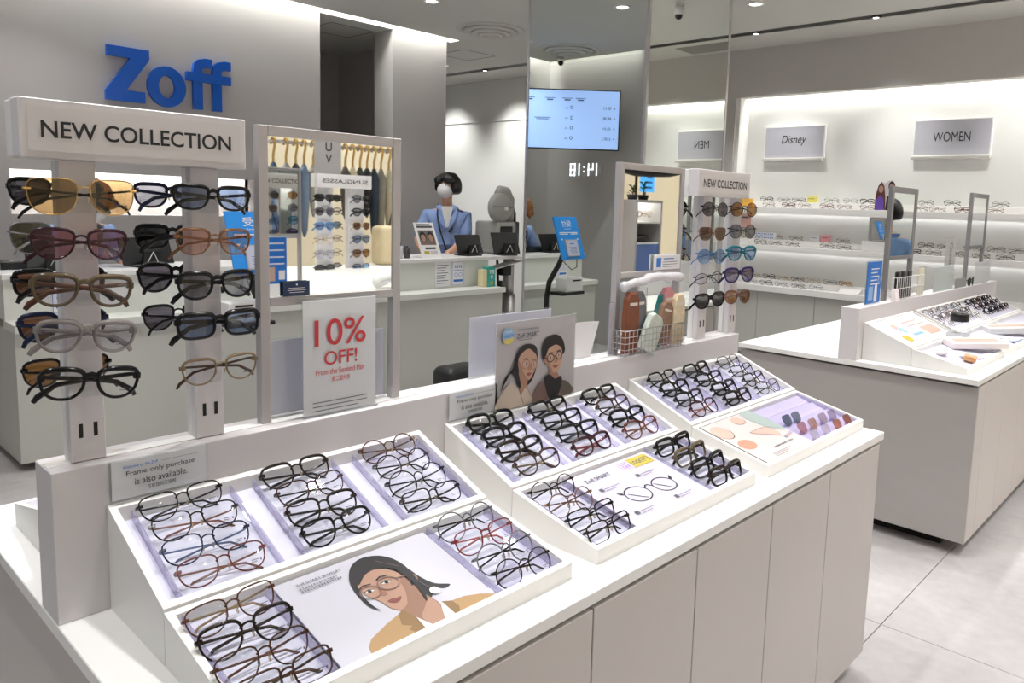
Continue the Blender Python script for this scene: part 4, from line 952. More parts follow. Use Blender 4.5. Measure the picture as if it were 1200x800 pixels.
MB().box(3.80, 3.85, 3.31, 3.37, -.0195, .12, .001).build('side_flap', mat('cream print', '#e9dcb0', .6), t)
t = thing('card_reader', 'small black card reader at the end of the counter ledge', 'card reader', (3.93, 3.28, -.02)); MB().box(3.945, 3.968, 3.235, 3.29, -.0195, .03, .003).build('body', BLACK, t); MB().box(3.948, 3.965, 3.2345, 3.2355, .0, .024).build('keypad', INKG, t)

# eye testing machine on its motor column
t = thing('eye_testing_machine', 'grey eye testing machine with round head at the end of the counter', 'machine', (4.27, 3.66, .22))
MG = mat('machine grey', '#a3a29c', .45, var=.03, scale=10); MD = mat('machine dark', '#3a3b3b', .4)
MB().box(4.185, 4.40, 3.55, 3.86, .2195, .50, .02, seg=2).build('body', MG, t); MB().box(4.205, 4.35, 3.542, 3.555, .29, .46, .006).build('dark_window', BLACK, t); MB().box(4.215, 4.34, 3.538, 3.543, .36, .375).build('window_bar', MG, t)
MB().box(4.402, 4.47, 3.58, 3.80, .30, .50, .01).build('side_unit', MD, t)
m = MB(); m.lathe([(.0, -.045), (.10, -.045), (.128, -.02), (.132, 0), (.128, .02), (.10, .04), (0, .04)], (0, 0, 0), 28); m.xf(Matrix.Translation((4.245, 3.60, .62)) @ Matrix.Rotation(R(90), 4, 'X')); m.build('round_head', MG, t)
MB().tube([(4.125, 3.552, .627), (4.365, 3.552, .627)], .004, 5).build('head_seam', MD, t); MB().ball((4.275, 3.552, .61), (.028, .012, .018), 10).build('lens_port', TEE, t)
m = MB(); m.tube([(4.22, 3.61, .735), (4.26, 3.62, .765), (4.33, 3.63, .755), (4.38, 3.63, .69), (4.38, 3.63, .49)], [.033, .047, .052, .047, .042], 10); m.build('neck_arm', MG, t)
MB().tube([(4.45, 3.64, .495), (4.45, 3.64, .57), (4.40, 3.62, .63)], .02, 8).build('joint', MD, t)
t = thing('machine_table', 'steel column table carrying the eye testing machine', 'instrument table', (4.30, 3.68, -.78))
MB().box(3.985, 4.58, 3.41, 3.90, .190, .2175, .002).build('table_top', TEE, t); MB().tube([(4.42, 3.66, -.73), (4.42, 3.66, -.15)], .062, 12).build('outer_column', STEEL, t); MB().tube([(4.42, 3.66, -.15), (4.42, 3.66, .19)], .05, 12).build('inner_column', STEEL, t)
MB().box(4.10, 4.56, 3.5, 3.9, -.785, -.73, .01).build('base', MD, t); MB().tube([(4.24, 3.62, .19), (4.27, 3.62, -.2), (4.34, 3.64, -.5), (4.37, 3.65, -.73)], .012, 6).build('cable', BLACK, t)
MB().box(4.26, 4.36, 3.56, 3.64, .03, .12, .004).build('switch_box', BLACK, t); MB().slab((4.10, 3.50, .10), (4.40, 3.46, .165), (4.40, 3.60, .165), (4.10, 3.62, .10), .008).build('slanted_shelf', TEE, t)

# ---------------------------------------------------------------- reception kiosk (its front is seen again in the pillar mirror)
KX, KY = 1.635, 2.78
t = thing('reception_kiosk', 'bright blue reception kiosk with tablet on a black pole', 'kiosk', (KX, KY, -.78))
u = Vector((1, -.08, 0)).normalized(); v = Vector((.0, .34, .94)).normalized(); a = Vector((KX - .14, KY - .12, .245))
pn = MB().slab(a, a + u * .29, a + u * .29 + v * .345, a + v * .345, .012).build('sign_panel', BLUEL, t)
f = Flat(a, u, v, .0012); f.text('受付', .145, .262, .052, TEE, .115, .006, 'c'); f.text('Reception', .145, .238, .014, TEE, .085, 0, 'c'); f.rect(.03, .212, .26, .218, TEE); f.rect(.03, .2, .12, .206, TEE); f.rect(.15, .2, .26, .206, TEE)
for s_ in (.045, .245): f.poly([(s_ - .012, .165), (s_ + .012, .165), (s_, .15)], TEE)
f.build('lettering', pn)
b = a + u * .07 + v * .02; nn = u.cross(v).normalized()
tb = MB().slab(b + nn * .012, b + nn * .012 + u * .155, b + nn * .012 + u * .155 + v * .135, b + nn * .012 + v * .135, .012).build('tablet', FRAMEG, t)
f = Flat(b + nn * .012 + u * .008 + v * .008, u, v, .001); f.rect(0, 0, .139, .119, mat('tablet page', '#b9bccf', .4)); f.rect(.045, .088, .095, .096, BLUEP)
for k in range(4): f.rect(.02, .06 - .014 * k, .115 - .015 * (k % 2), .064 - .014 * k, SCRINK)
f.build('screen', tb)
MB().tube([(KX, KY - .02, .30), (KX + .01, KY + .02, .2), (KX + .08, KY + .06, .05), (KX + .095, KY + .07, -.08), (KX + .095, KY + .07, -.74)], .022, 10).build('pole', BLACK, t)
MB().lathe([(.19, 0), (.19, .012), (.06, .03), (0, .03)], (KX + .095, KY + .07, -.789), 28).build('base', BLACK, t)
MB().box(KX - .17, KX + .09, KY - .10, KY + .04, -.045, -.022, .004).build('printer_shelf', BLACK, t); pb = MB().box(KX - .16, KX + .04, KY - .09, KY + .03, -.022, .09, .006).build('printer', TEE, t)
MB().box(KX - .13, KX - .03, KY - .0915, KY - .0895, .062, .074).build('paper_slot', BLACK, pb)
MB().tube([(KX - .06, KY - .1, .25), (KX - .03, KY - .13, .18), (KX + .02, KY - .12, .16), (KX + .05, KY - .06, .22)], .004, 5).build('cable', BLACK, t)

# ---------------------------------------------------------------- queue screen, clock on the left wall (seen in the pillar mirror)
d = Vector((.66, .75, 0)).normalized(); cN = Vector((.45, 3.83, 1.495)); w2, h2 = .50, .29
t = thing('queue_screen', 'large pale blue queue screen mirrored in the pillar', 'screen', (cN.x, cN.y, cN.z - h2))
nrm = Vector((.75, -.66, 0)).normalized()
def sb(nm, m, a0, a1, b0, b1, c0, c1, par=t, b=0):
    mm = MB().box(a0, a1, b0, b1, c0, c1, b); mm.xf(Matrix((( d.x, -nrm.x, 0, cN.x), (d.y, -nrm.y, 0, cN.y), (0, 0, 1, cN.z), (0, 0, 0, 1)))); return mm.build(nm, m, par)
sb('casing', BLACK, -w2, w2, .0, .05, -h2, h2, b=.003); s_ = sb('display', SCREEN, -w2 + .012, w2 - .012, -.002, .001, -h2 + .012, h2 - .012)
MB().tube([cN - nrm * .05, cN - nrm * .14 + Vector((0, 0, .02))], .03, 8).build('wall_arm', BLACK, t)
f = Flat(cN - d * w2 + nrm * .0025 - Z_ * h2, d, Z_, .001)
for k, (lab, num) in enumerate((('受付', '0'), ('検査', '2'), ('会計', '0'), ('お渡し', '0'))):
    y = .405 - .098 * k; f.text(lab, .085, y - .014, .03, SCRINK, .085 if k < 3 else .09, .003); f.poly([(.05, y - .01), (.066, y), (.05, y + .01)], SCRINK); f.text(num, .46, y - .016, .034, SCRINK, .03, .004); f.text('名', .505, y - .014, .018, SCRINK, .035)
for x in (.34, .47, .64, .84): f.rect(x, .49, x + .1, .496, SCRINK); f.rect(x + .02, .47, x + .08, .482, SCRINK)
f.rect(.68, .30, .84, .306, SCRINK); f.rect(.70, .285, .82, .291, SCRINK); f.build('display_text', s_)
t = thing('wall_clock', 'glowing digital clock below the queue screen, mirrored in the pillar', 'clock', (-.012, 3.99, .96))
MB().box(-.02, -.012, 3.76, 4.22, .955, 1.115).build('clock_plate', WALLP, t)
SEG = {'1': 'bc', '4': 'bcfg', '8': 'abcdefg'}
def digit(ch, y):
    w_, h, s_ = .070, .128, .011; z = .972; m = MB(); B = lambda ya, yb, za, zb: m.box(-.012, -.005, y + ya, y + yb, z + za, z + zb)
    for q in SEG[ch]:
        {'a': lambda: B(0, w_, h - s_, h), 'd': lambda: B(0, w_, 0, s_), 'g': lambda: B(0, w_, h / 2 - s_ / 2, h / 2 + s_ / 2), 'f': lambda: B(0, s_, h / 2, h), 'e': lambda: B(0, s_, 0, h / 2), 'b': lambda: B(w_ - s_, w_, h / 2, h), 'c': lambda: B(w_ - s_, w_, 0, h / 2)}[q]()
    m.build('digit', DIGIT, t)
# facing +x the reader's left is +y ... seen from the room the digits run along +y
for ch, y in (('1', 3.775), ('4', 3.885), ('1', 4.015), ('8', 4.135)): digit(ch, y)
m = MB()
for z in (1.01, 1.055): m.box(-.012, -.005, 4.005, 4.019, z, z + .013)
m.build('colon', DIGIT, t)
def camera_(x, y, lab):
    t = thing('security_camera', lab, 'camera', (x, y, ZC)); MB().lathe([(.03, 0), (.03, -.02), (.0, -.02)], (x, y, ZC), 16).build('mount', TEE, t)
    MB().lathe([(.034, -.02), (.036, -.075), (.0, -.08)], (x, y, ZC), 16).build('housing', TEE, t); MB().ball((x + .01, y - .012, ZC - .085), .028, 12).build('lens_dome', BLACK, t)
camera_(.36, 4.05, 'small white ceiling camera near the corner screen, seen in the pillar mirror')
camera_(4.50, .17, 'small white ceiling camera seen in the right mirror face of the pillar')
t = thing('ceiling_grille', 'slatted air grille in the ceiling near the fascia, seen in the pillar mirror', 'air vent', (5.95, -.45, ZC))
for k in range(9): MB().box(5.80 + .035 * k, 5.815 + .035 * k, -.75, -.18, ZC - .006, ZC - .001).build('slat', mat('vent slat', '#9b9993', .7), t)

# ================================================================== RIGHT WALL
def wall_shelf(z, th, lab):
    t = thing('wall_shelf', lab, 'shelf', (6.28, .39, z - th)); MB().box(6.165, 6.389, -1.69, 2.438, z - th, z, .002).build('board', WHITE2, t); MB().box(6.275, 6.389, -1.69, 2.438, z + .0003, z + .05, .002).build('rear_step', WHITE2, t)
    MB().box(6.345, 6.37, -1.68, 2.43, z - th - .006, z - th - .001).build('under_fill', mat('shelf fill strip', '#ffffff', .5, emis=2.6), t); MB().box(6.165, 6.18, -1.69, 2.438, z - th - .016, z - th - .0002).build('front_lip', WHITE2, t)  # strip added to brighten the niche below the shelf; the lip hides it
wall_shelf(.705, .045, 'upper white wall shelf of eyeglasses in the lit niche'); wall_shelf(.355, .040, 'lower white wall shelf of eyeglasses in the lit niche')
t = thing('wall_cabinet', 'long low cabinet with greige doors under the wall shelves', 'cabinet', (6.3, .4, -.78))
MB().box(6.155, 6.389, -1.69, 2.438, -.075, -.020, .002).build('worktop', WHITE2, t); MB().box(6.275, 6.389, -1.69, 2.438, -.0197, .030, .002).build('rear_step', WHITE2, t); MB().box(6.22, 6.38, -1.68, 2.43, -.72, -.076).build('carcass', CNTRL, t); MB().box(6.25, 6.38, -1.68, 2.43, -.79, -.72).build('toe_kick', GAP, t)
ys = [2.43, 2.135, 1.572, 1.01, .447, -.115, -.68, -1.24, -1.68]
for a, b in zip(ys, ys[1:]): MB().box(6.203, 6.2195, b + .002, a - .002, -.715, -.085, .001).build('door_panel', CNTRL, t)
def wall_sign(y, word, lab, x=6.372, z0=1.155, z1=1.452, wd=.593, h=.075, ww=.28, it=False):
    t = thing('wall_sign', lab, 'sign', (x, y, z0)); MB().box(x - .016, x + .012, y - wd / 2, y + wd / 2, z0, z1, .002).build('panel_edge', WHITE2, t); MB().box(x - .018, x - .0155, y - wd / 2 + .012, y + wd / 2 - .012, z0 + .012, z1 - .012).build('panel_face', mat('sign grey', '#c3c2cb', .5), t)
    MB().box(x - .05, x - .015, y - wd / 2, y + wd / 2, z0 - .022, z0 - .001, .002).build('ledge', mat('ledge grey', '#c4c1bb', .6), t)
    f = Flat((x - .018, y + wd / 2, z0), -Y_, Z_, .0012); f.text(word, wd / 2, .115, h, INK, ww, .004, 'c'); f.build('lettering', t)
wall_sign(1.945, 'Disney', 'grey wall sign with cursive lettering, left of the WOMEN sign', ww=.245, h=.095, it=True); wall_sign(.594, 'WOMEN', 'grey wall sign reading WOMEN'); wall_sign(-.757, 'MEN', 'grey wall sign reading MEN, mirrored in the pillar', ww=.17)
SG = [('S1b', .755 + .022, 6.33, [2.17, 2.00, 1.85, 1.54, 1.37, 1.22, .74, .54, .19], 'rear row, upper wall shelf'), ('S1f', .705 + .022, 6.235, [2.10, 1.90, 1.75, 1.54, 1.38, 1.18, .76, .62, .43, .20], 'front row, upper wall shelf'),
      ('S2b', .405 + .022, 6.33, [2.05, 1.85, 1.60, 1.41, .71, .56, .36, .19, .04], 'rear row, lower wall shelf'), ('S2f', .355 + .022, 6.235, [2.16, 2.01, 1.84, 1.51, 1.36, .78, .62, .44, .27, .10], 'front row, lower wall shelf'),
      ('Bb', .03 + .022, 6.33, [2.25, 2.10, 1.96, 1.81, 1.66, 1.50, 1.36], 'rear row, wall cabinet top'), ('Bf', -.02 + .022, 6.22, [2.22, 2.07, 1.92, 1.75, 1.58], 'front row, wall cabinet top')]
ORD = ['first', 'second', 'third', 'fourth', 'fifth', 'sixth', 'seventh', 'eighth', 'ninth', 'tenth']
cyc = ['dark brown', 'grey', 'black', 'brown', 'silver', 'black', 'tortoiseshell', 'gold', 'blue grey', 'rose']; stc = ['boston', 'round', 'wellington', 'slim', 'large round', 'square', 'oval']
q = 0
for nm, z, x, yl_, where in SG:
    for k, y in enumerate(yl_):
        co = cyc[(q * 7 + k * 3) % 10]; st = stc[(q * 5 + k) % 7]; q += 1
        if nm[0] == 'B' and k % 2 == 0: co = 'gold' if nm == 'Bb' else 'grey'
        glasses(st, co, f'{co} eyeglasses, {ORD[k]} from the left in the {where}', (x, y, z), yaw=R(-90 + random.uniform(-6, 6)), scale=1.0, low=True, group='small eyeglasses on the wall shelves')
def card(x, y0, y1, z0, z1, c_, lab, th=.02):
    t = thing('shelf_card', lab, 'card', (x, (y0 + y1) / 2, z0)); MB().box(x, x + th, y0, y1, z0, z1, .001).build('card_body', mat('card ' + c_, c_, .6), t)
    f = Flat((x, y1, z0), -Y_, Z_); f.rect(.01, (z1 - z0) * .6, (y1 - y0) * .7, (z1 - z0) * .68, INKG); f.build('print', t)
card(6.30, 1.66, 1.75, .755, .81, '#e8dc6e', 'pale yellow card among the eyeglasses on the upper wall shelf'); card(6.24, 2.27, 2.40, .706, .78, '#d8a63c', 'orange yellow card at the left end of the upper wall shelf'); card(6.24, 2.27, 2.38, .50, .66, '#eec0b4', 'salmon pink notice left of the wall niche shelves', .006)
card(6.30, 1.515, 1.60, .406, .47, '#e79aa0', 'pink card on the lower wall shelf'); card(6.30, 1.61, 1.70, .406, .46, '#e9e6e8', 'white card beside the pink card on the lower wall shelf')
t = thing('dotted_box', 'white box with blue dots at the left end of the lower wall shelf', 'box', (6.31, 2.14, .406)); MB().box(6.28, 6.34, 2.05, 2.24, .406, .465, .002).build('box_body', TEE, t); f = Flat((6.2795, 2.24, .406), -Y_, Z_)
for i in range(9):
    for j in range(3): f.ell(.012 + .021 * i + .008 * (j % 2), .012 + .018 * j, .006, .006, BLUEP, n=8)
f.build('dots', t)
t = thing('counter_mirror', 'small square mirror in a grey frame on the lower wall shelf', 'mirror', (6.25, 1.06, .356)); MB().box(6.28, 6.30, .96, 1.17, .44, .655, .004).build('frame', FRAMEG, t); MB().box(6.278, 6.281, .98, 1.15, .46, .635).build('mirror', MIRROR, t); MB().box(6.20, 6.36, .94, 1.19, .356, .44, .003).build('base', TEE, t)
t = thing('photo_standee', 'cut-out standee of a woman in purple and a man on the upper wall shelf', 'standee', (6.24, 1.02, .706))
m = MB(); m.prism([(1.12, .706), (1.12, .82), (1.10, .91), (1.075, .945), (1.045, .93), (1.02, .95), (.985, .955), (.96, .92), (.945, .83), (.94, .706)], 'x', 6.236, 6.244); m.build('board', PG, t)
f = Flat((6.236, 1.13, .706), -Y_, Z_); PU = mat('print purple', '#5b3f9a', .6); f.poly([(.012, .0), (.012, .12), (.03, .20), (.055, .235), (.08, .2), (.095, .11), (.1, 0)], mat('print auburn', '#5a2f24', .6)); f.poly([(.02, 0), (.025, .09), (.05, .125), (.08, .095), (.088, 0)], PU); f.ell(.055, .175, .02, .03, PSK)
f.poly([(.1, 0), (.105, .11), (.14, .14), (.185, .1), (.188, 0)], PHR); f.ell(.14, .2, .026, .04, PHR); f.ell(.14, .19, .021, .032, PSK); f.build('print', t)
t = thing('folded_card', 'white folded card lying on the wall cabinet near the blue sign', 'card', (6.24, 1.28, -.02)); MB().prism([(6.18, -.0195), (6.30, -.0195), (6.29, .03)], 'y', 1.18, 1.36).build('card_body', TEE, t)

# black leather benches
def bench(x0, x1, y0, y1, z0, z1, lab):
    t = thing('bench_seat', lab, 'bench', ((x0 + x1) / 2, (y0 + y1) / 2, -.78)); MB().box(x0, x1, y0, y1, z0, z1, .05, seg=4).build('cushion', LEATHER, t); MB().box(x0 + .06, x1 - .06, y0 + .06, y1 - .06, -.785, z0 + .01).build('base', BLACK, t)
bench(4.55, 5.15, 1.30, 2.1, -.67, -.45, 'black leather bench behind the right end of the riser')
bench(2.57, 2.86, 2.2, 2.40, -.60, -.345, 'black leather stool behind the couple poster, before the counter')

# ================================================================== PEOPLE
def skin_mesh(name, pts, edges, root, sub=2):
    """one continuous surface grown from a joint skeleton; pts: name -> (x, y, z, r or (rx, ry))"""
    keys = list(pts); me = bpy.data.meshes.new(name); me.from_pydata([pts[k][:3] for k in keys], [(keys.index(a), keys.index(b)) for a, b in edges], [])
    o = bpy.data.objects.new(name, me); COL.objects.link(o); o.modifiers.new('skin', 'SKIN')
    if not me.skin_vertices: me.attributes.new('skin', 'FLOAT', 'POINT')
    for i, k in enumerate(keys):
        r = pts[k][3]; me.skin_vertices[0].data[i].radius = r if isinstance(r, tuple) else (r, r); me.skin_vertices[0].data[i].use_root = (k == root)
    sb_ = o.modifiers.new('sub', 'SUBSURF'); sb_.levels = sub; sb_.render_levels = sub
    bpy.context.view_layer.update()
    out = bpy.data.meshes.new_from_object(o.evaluated_get(bpy.context.evaluated_depsgraph_get()))
    bpy.data.objects.remove(o); bpy.data.meshes.remove(me); out.polygons.foreach_set('use_smooth', [True] * len(out.polygons)); out.name = name
    return out
def person(label, loc, rz, s=1.0, hair=HAIRB, shirt=SHIRT, lean=0, nod=0, turn=0, mask=True, hands=None, long_sleeve=False, strap=True, tall=1.0):
    """standing figure facing -y, 1.70 m at s = 1; lean bends the trunk forward from the hips, nod the head"""
    t = thing('person', label, 'person', loc, rz=rz); t.scale = (s, s, s)
    Lm = Matrix.Translation((0, 0, .95)) @ Matrix.Rotation(R(lean), 4, 'X') @ Matrix.Translation((0, 0, -.95))
    def L(p): return tuple(Lm @ Vector(p))
    hands = hands or {-1: (-.19, -.27, 1.02), 1: (.19, -.27, 1.02)}
    P = {}; E_ = []
    def pt(k, p, r): P[k] = (*p, r)
    pt('pelvis', (0, 0, .95), (.135, .10)); pt('waist', L((0, 0, 1.07)), (.118, .088)); pt('chest', L((0, .005, 1.24)), (.142, .098)); pt('yoke', L((0, .012, 1.36)), (.115, .075)); pt('neck0', L((0, .012, 1.43)), .052); pt('neck', L((0, .004, 1.475)), .047)
    Hm = Lm @ Matrix.Translation((0, 0, 1.48)) @ Matrix.Rotation(R(turn), 4, 'Z') @ Matrix.Rotation(R(nod), 4, 'X') @ Matrix.Translation((0, 0, -1.48))
    def H(p): return tuple(Hm @ Vector(p))
    pt('jaw', H((0, -.018, 1.525)), (.056, .062)); pt('head', H((0, -.010, 1.595)), (.074, .088)); pt('crown', H((0, .0, 1.655)), (.064, .076)); pt('top', H((0, .002, 1.685)), (.035, .04))
    E_ += [('pelvis', 'waist'), ('waist', 'chest'), ('chest', 'yoke'), ('yoke', 'neck0'), ('neck0', 'neck'), ('neck', 'jaw'), ('jaw', 'head'), ('head', 'crown'), ('crown', 'top')]
    SH = {}
    for sd in (-1, 1):
        n = 'l' if sd < 0 else 'r'
        sh = Vector(L((sd * .165, .012, 1.335))); hd = Vector(hands[sd]); el = (sh + hd) / 2 + Vector((sd * .07, .07, -.05)); SH[sd] = (sh, el, hd)
        pt(n + 'sh', sh, .055); pt(n + 'up', (sh * .5 + el * .5), .046); pt(n + 'el', el, .039); pt(n + 'fa', (el * .6 + hd * .4), .037); d = (hd - el).normalized(); pt(n + 'wr', hd, (.027, .022))
        pt(n + 'pa', hd + d * .055, (.036, .016)); pt(n + 'kn', hd + d * .09, (.038, .014)); side = d.cross(Vector((0, 0, 1))).normalized() * sd
        E_ += [('yoke', n + 'sh'), (n + 'sh', n + 'up'), (n + 'up', n + 'el'), (n + 'el', n + 'fa'), (n + 'fa', n + 'wr'), (n + 'wr', n + 'pa'), (n + 'pa', n + 'kn')]
        for q, (off, ln) in enumerate(((-.029, .060), (-.010, .074), (.010, .078), (.029, .068))):
            b0 = hd + d * .098 + side * off; b1 = b0 + d * ln * .5 + Vector((0, 0, -.006)); b2 = b0 + d * ln * .9 + Vector((0, 0, -.022))
            pt(f'{n}f{q}a', b0, .0095); pt(f'{n}f{q}b', b1, .0088); pt(f'{n}f{q}c', b2, .0075); E_ += [(n + 'kn', f'{n}f{q}a'), (f'{n}f{q}a', f'{n}f{q}b'), (f'{n}f{q}b', f'{n}f{q}c')]
        th = hd + d * .03 - side * .03; pt(n + 't1', th, .012); pt(n + 't2', th + d * .03 - side * .016, .0105); pt(n + 't3', th + d * .06 - side * .018, .0085); E_ += [(n + 'pa', n + 't1'), (n + 't1', n + 't2'), (n + 't2', n + 't3')]
        pt(n + 'hip', (sd * .088, .0, .90), .092); pt(n + 'th', (sd * .095, -.005, .70), .078); pt(n + 'knee', (sd * .098, -.012, .49), .056); pt(n + 'calf', (sd * .10, .012, .34), .055); pt(n + 'ank', (sd * .10, .02, .085), .036); pt(n + 'toe', (sd * .112, -.12, .035), (.04, .028))
        E_ += [('pelvis', n + 'hip'), (n + 'hip', n + 'th'), (n + 'th', n + 'knee'), (n + 'knee', n + 'calf'), (n + 'calf', n + 'ank'), (n + 'ank', n + 'toe')]
    body = skin_mesh('body', P, E_, 'pelvis')
    def part(nm, me, m):
        me.materials.clear(); me.materials.append(m); o = bpy.data.objects.new(nm, me); COL.objects.link(o); o.parent = t; return o
    part('body', body, SKIN)
    g = .016; S = {}
    for k in ('waist', 'chest', 'yoke'): S[k] = (*P[k][:3], (P[k][3][0] + g + .006, P[k][3][1] + g + .012))
    S['hem'] = (0, 0, .86, (.168, .128)); S['pelvis'] = (*P['pelvis'][:3], (.158, .122)); S['collar'] = (*(Vector(P['yoke'][:3]) * .35 + Vector(P['neck0'][:3]) * .65), .064)
    ES = [('hem', 'pelvis'), ('pelvis', 'waist'), ('waist', 'chest'), ('chest', 'yoke'), ('yoke', 'collar')]
    for sd in (-1, 1):
        n = 'l' if sd < 0 else 'r'; sh, el, hd = SH[sd]
        S[n + 'sh'] = (*sh, .076); S[n + 'tr'] = (*((sh + Vector(P['neck0'][:3])) / 2 + Vector((0, 0, -.004))), .084); S[n + 'up'] = (*((sh + el) / 2), .066); S[n + 'cuff'] = (*(el * 1.0), .068); ES += [('yoke', n + 'sh'), ('collar', n + 'tr'), (n + 'sh', n + 'up'), (n + 'up', n + 'cuff')]
        if long_sleeve: S[n + 'fa'] = (*(el * .3 + hd * .7), .050); ES.append((n + 'cuff', n + 'fa'))
    part('shirt', skin_mesh('shirt', S, ES, 'pelvis'), shirt)
    Tr = {'pelvis': (0, 0, .95, (.142, .108))}; ET = []
    for sd in (-1, 1):
        n = 'l' if sd < 0 else 'r'
        for k, gg in (('hip', .014), ('th', .016), ('knee', .018), ('calf', .016), ('ank', .026)): Tr[n + k] = (*P[n + k][:3], P[n + k][3] + gg)
        ET += [('pelvis', n + 'hip'), (n + 'hip', n + 'th'), (n + 'th', n + 'knee'), (n + 'knee', n + 'calf'), (n + 'calf', n + 'ank')]
        sx = sd * .108; m = MB(); m.box(sx - .045, sx + .045, -.175, .075, -.002, .075, .03, seg=3); sm = m.mesh('shoe'); part('shoe', sm, BLACK)
    part('trousers', skin_mesh('trousers', Tr, ET, 'pelvis'), TROUS)
    def hp(nm, mb, m): mb.xf(Hm); return part(nm, mb.mesh(nm), m)
    def hfn(p):         # closed shell; the face side is drawn inside the skull
        ss = lambda a, b, x: (lambda t: t * t * (3 - 2 * t))(max(0, min(1, (x - a) / (b - a))))
        fm = ss(-.15, -.42, p.y) * ss(.74, .56, abs(p.x)) * ss(.55, .32, p.z)
        lo = ss(-.35, -.85, p.z)
        return (1 - .42 * fm) * (1 - .36 * lo) + .03 * math.sin(9 * p.x + 4 * p.z) * math.cos(7 * p.y)
    hp('hair', MB().ball((0, .014, 1.605), (.118, .130, .128), 28, fn=hfn), hair)
    m = MB(); m.ball((.045, -.078, 1.652), (.058, .035, .036), 12); m.ball((-.055, -.070, 1.645), (.045, .035, .040), 12); hp('fringe', m, hair)
    for sd in (-1, 1):
        hp('eye', MB().ball((sd * .032, -.088, 1.602), (.013, .008, .007), 8), mat('eye white', '#e6e2dc', .3)); hp('iris', MB().ball((sd * .032, -.0945, 1.602), (.0058, .003, .0058), 8), PHR)
        hp('ear', MB().ball((sd * .078, .008, 1.585), (.010, .020, .030), 10), SKIN); hp('eyebrow', MB().box(sd * .032 - .016, sd * .032 + .016, -.098, -.088, 1.622, 1.627, .002), hair)
    hp('nose', MB().tube([(0, -.090, 1.605), (0, -.104, 1.575), (0, -.108, 1.562), (0, -.094, 1.553)], [.007, .011, .013, .008], 8), SKIN)
    if mask: hp('face_mask', MB().ball((0, -.046, 1.556), (.070, .078, .068), 18), MASK)
    else: hp('mouth', MB().box(-.022, .022, -.092, -.082, 1.528, 1.537, .003), mat('lips', '#a9695f', .5))
    if strap:
        m = MB(); m.prism([(-.052, 1.425), (.052, 1.425), (.012, 1.24), (-.012, 1.24)], 'y', -.128, -.112); m.xf(Lm); part('undershirt', m.mesh('undershirt'), TEE)
        for sd in (-1, 1):
            m = MB(); m.add([(sd * .05, -.070, 1.445), (sd * .095, -.080, 1.425), (sd * .075, -.135, 1.31), (sd * .012, -.138, 1.225), (sd * .03, -.132, 1.32), (sd * .04, -.11, 1.39)] + [(sd * .05, -.060, 1.44), (sd * .095, -.070, 1.42), (sd * .075, -.125, 1.31), (sd * .012, -.128, 1.225), (sd * .03, -.122, 1.32), (sd * .04, -.10, 1.39)],
                  [(0, 1, 2, 3, 4, 5), (11, 10, 9, 8, 7, 6)] + [(i, (i + 1) % 6, 6 + (i + 1) % 6, 6 + i) for i in range(6)]); m.xf(Lm); part('collar', m.mesh('collar'), shirt)
        m = MB(); m.tube([(-.075, -.055, 1.44), (-.085, -.115, 1.36), (-.06, -.145, 1.22), (-.01, -.145, 1.06), (.03, -.135, .98)], .0075, 6); m.xf(Lm); part('lanyard', m.mesh('lanyard'), BLACK)
        m = MB(); m.tube([(.045, -.148, 1.245), (.020, -.150, 1.20)], .011, 6); m.xf(Lm); part('clip_mic', m.mesh('clip_mic'), BLACK)
    return t
person('staff person in light blue shirt and white mask standing behind the counter', (4.0, 4.02, -.788), R(-38), s=.985, turn=-30, nod=-6, hands={-1: (-.20, -.24, 1.02), 1: (.02, -.30, 1.03)})
person('staff person with ginger brown hair bending over the left part of the counter', (1.10, 4.0, -.788), R(12), s=.915, hair=HAIRO, lean=24, nod=24, turn=10, hands={-1: (-.17, -.42, 1.02), 1: (.17, -.42, 1.02)})
person('customer in denim shirt standing beyond the right edge, seen from behind in a table mirror', (5.88, -.80, -.788), R(50), s=.92, hair=HAIRB, shirt=DENIM, mask=False, strap=False, long_sleeve=True, hands={-1: (-.25, -.02, .84), 1: (.25, -.02, .84)})

# ================================================================== TABLE AT THE RIGHT EDGE
tray(3.19, 3.845, True, 'upper tray with a pale printed sheet, at the near end of the right hand table')
tray(3.90, 4.58, True, 'upper tray of rows of slim frames, second on the right hand table'); tray(4.60, 5.30, True, 'upper tray of dark frames, farthest on the right hand table')
tray(3.19, 3.845, False, 'lower tray with a slanted white box, near end of the right hand table'); tray(3.90, 4.58, False, 'lower tray with pale accessories, second on the right hand table'); tray(4.60, 5.30, False, 'lower tray with a pink box, farthest on the right hand table')
a = Vector((3.205, -.205, zU(-.205) - .004)); v = Vector((3.205, -.012, zU(-.012) - .004)) - a
t = thing('poster_card', 'pale pink and white printed sheet in the near upper tray, right hand table', 'poster card', (3.5, -.1, .08)); MB().slab(a, a + X_ * .62, a + X_ * .62 + v, a + v, .003).build('card', PAPER, t)
f = Flat(a, X_, v, .001); f.ell(.18, .13, .035, .035, PE2); f.ell(.2, .11, .028, .028, PLB); f.rect(.30, .15, .5, .16, PE2); f.rect(.30, .12, .55, .128, PE2); f.ell(.11, .05, .04, .028, PYE); f.rect(.22, .05, .36, .07, PLB); f.rect(.40, .03, .58, .1, PE2); f.build('print', t)
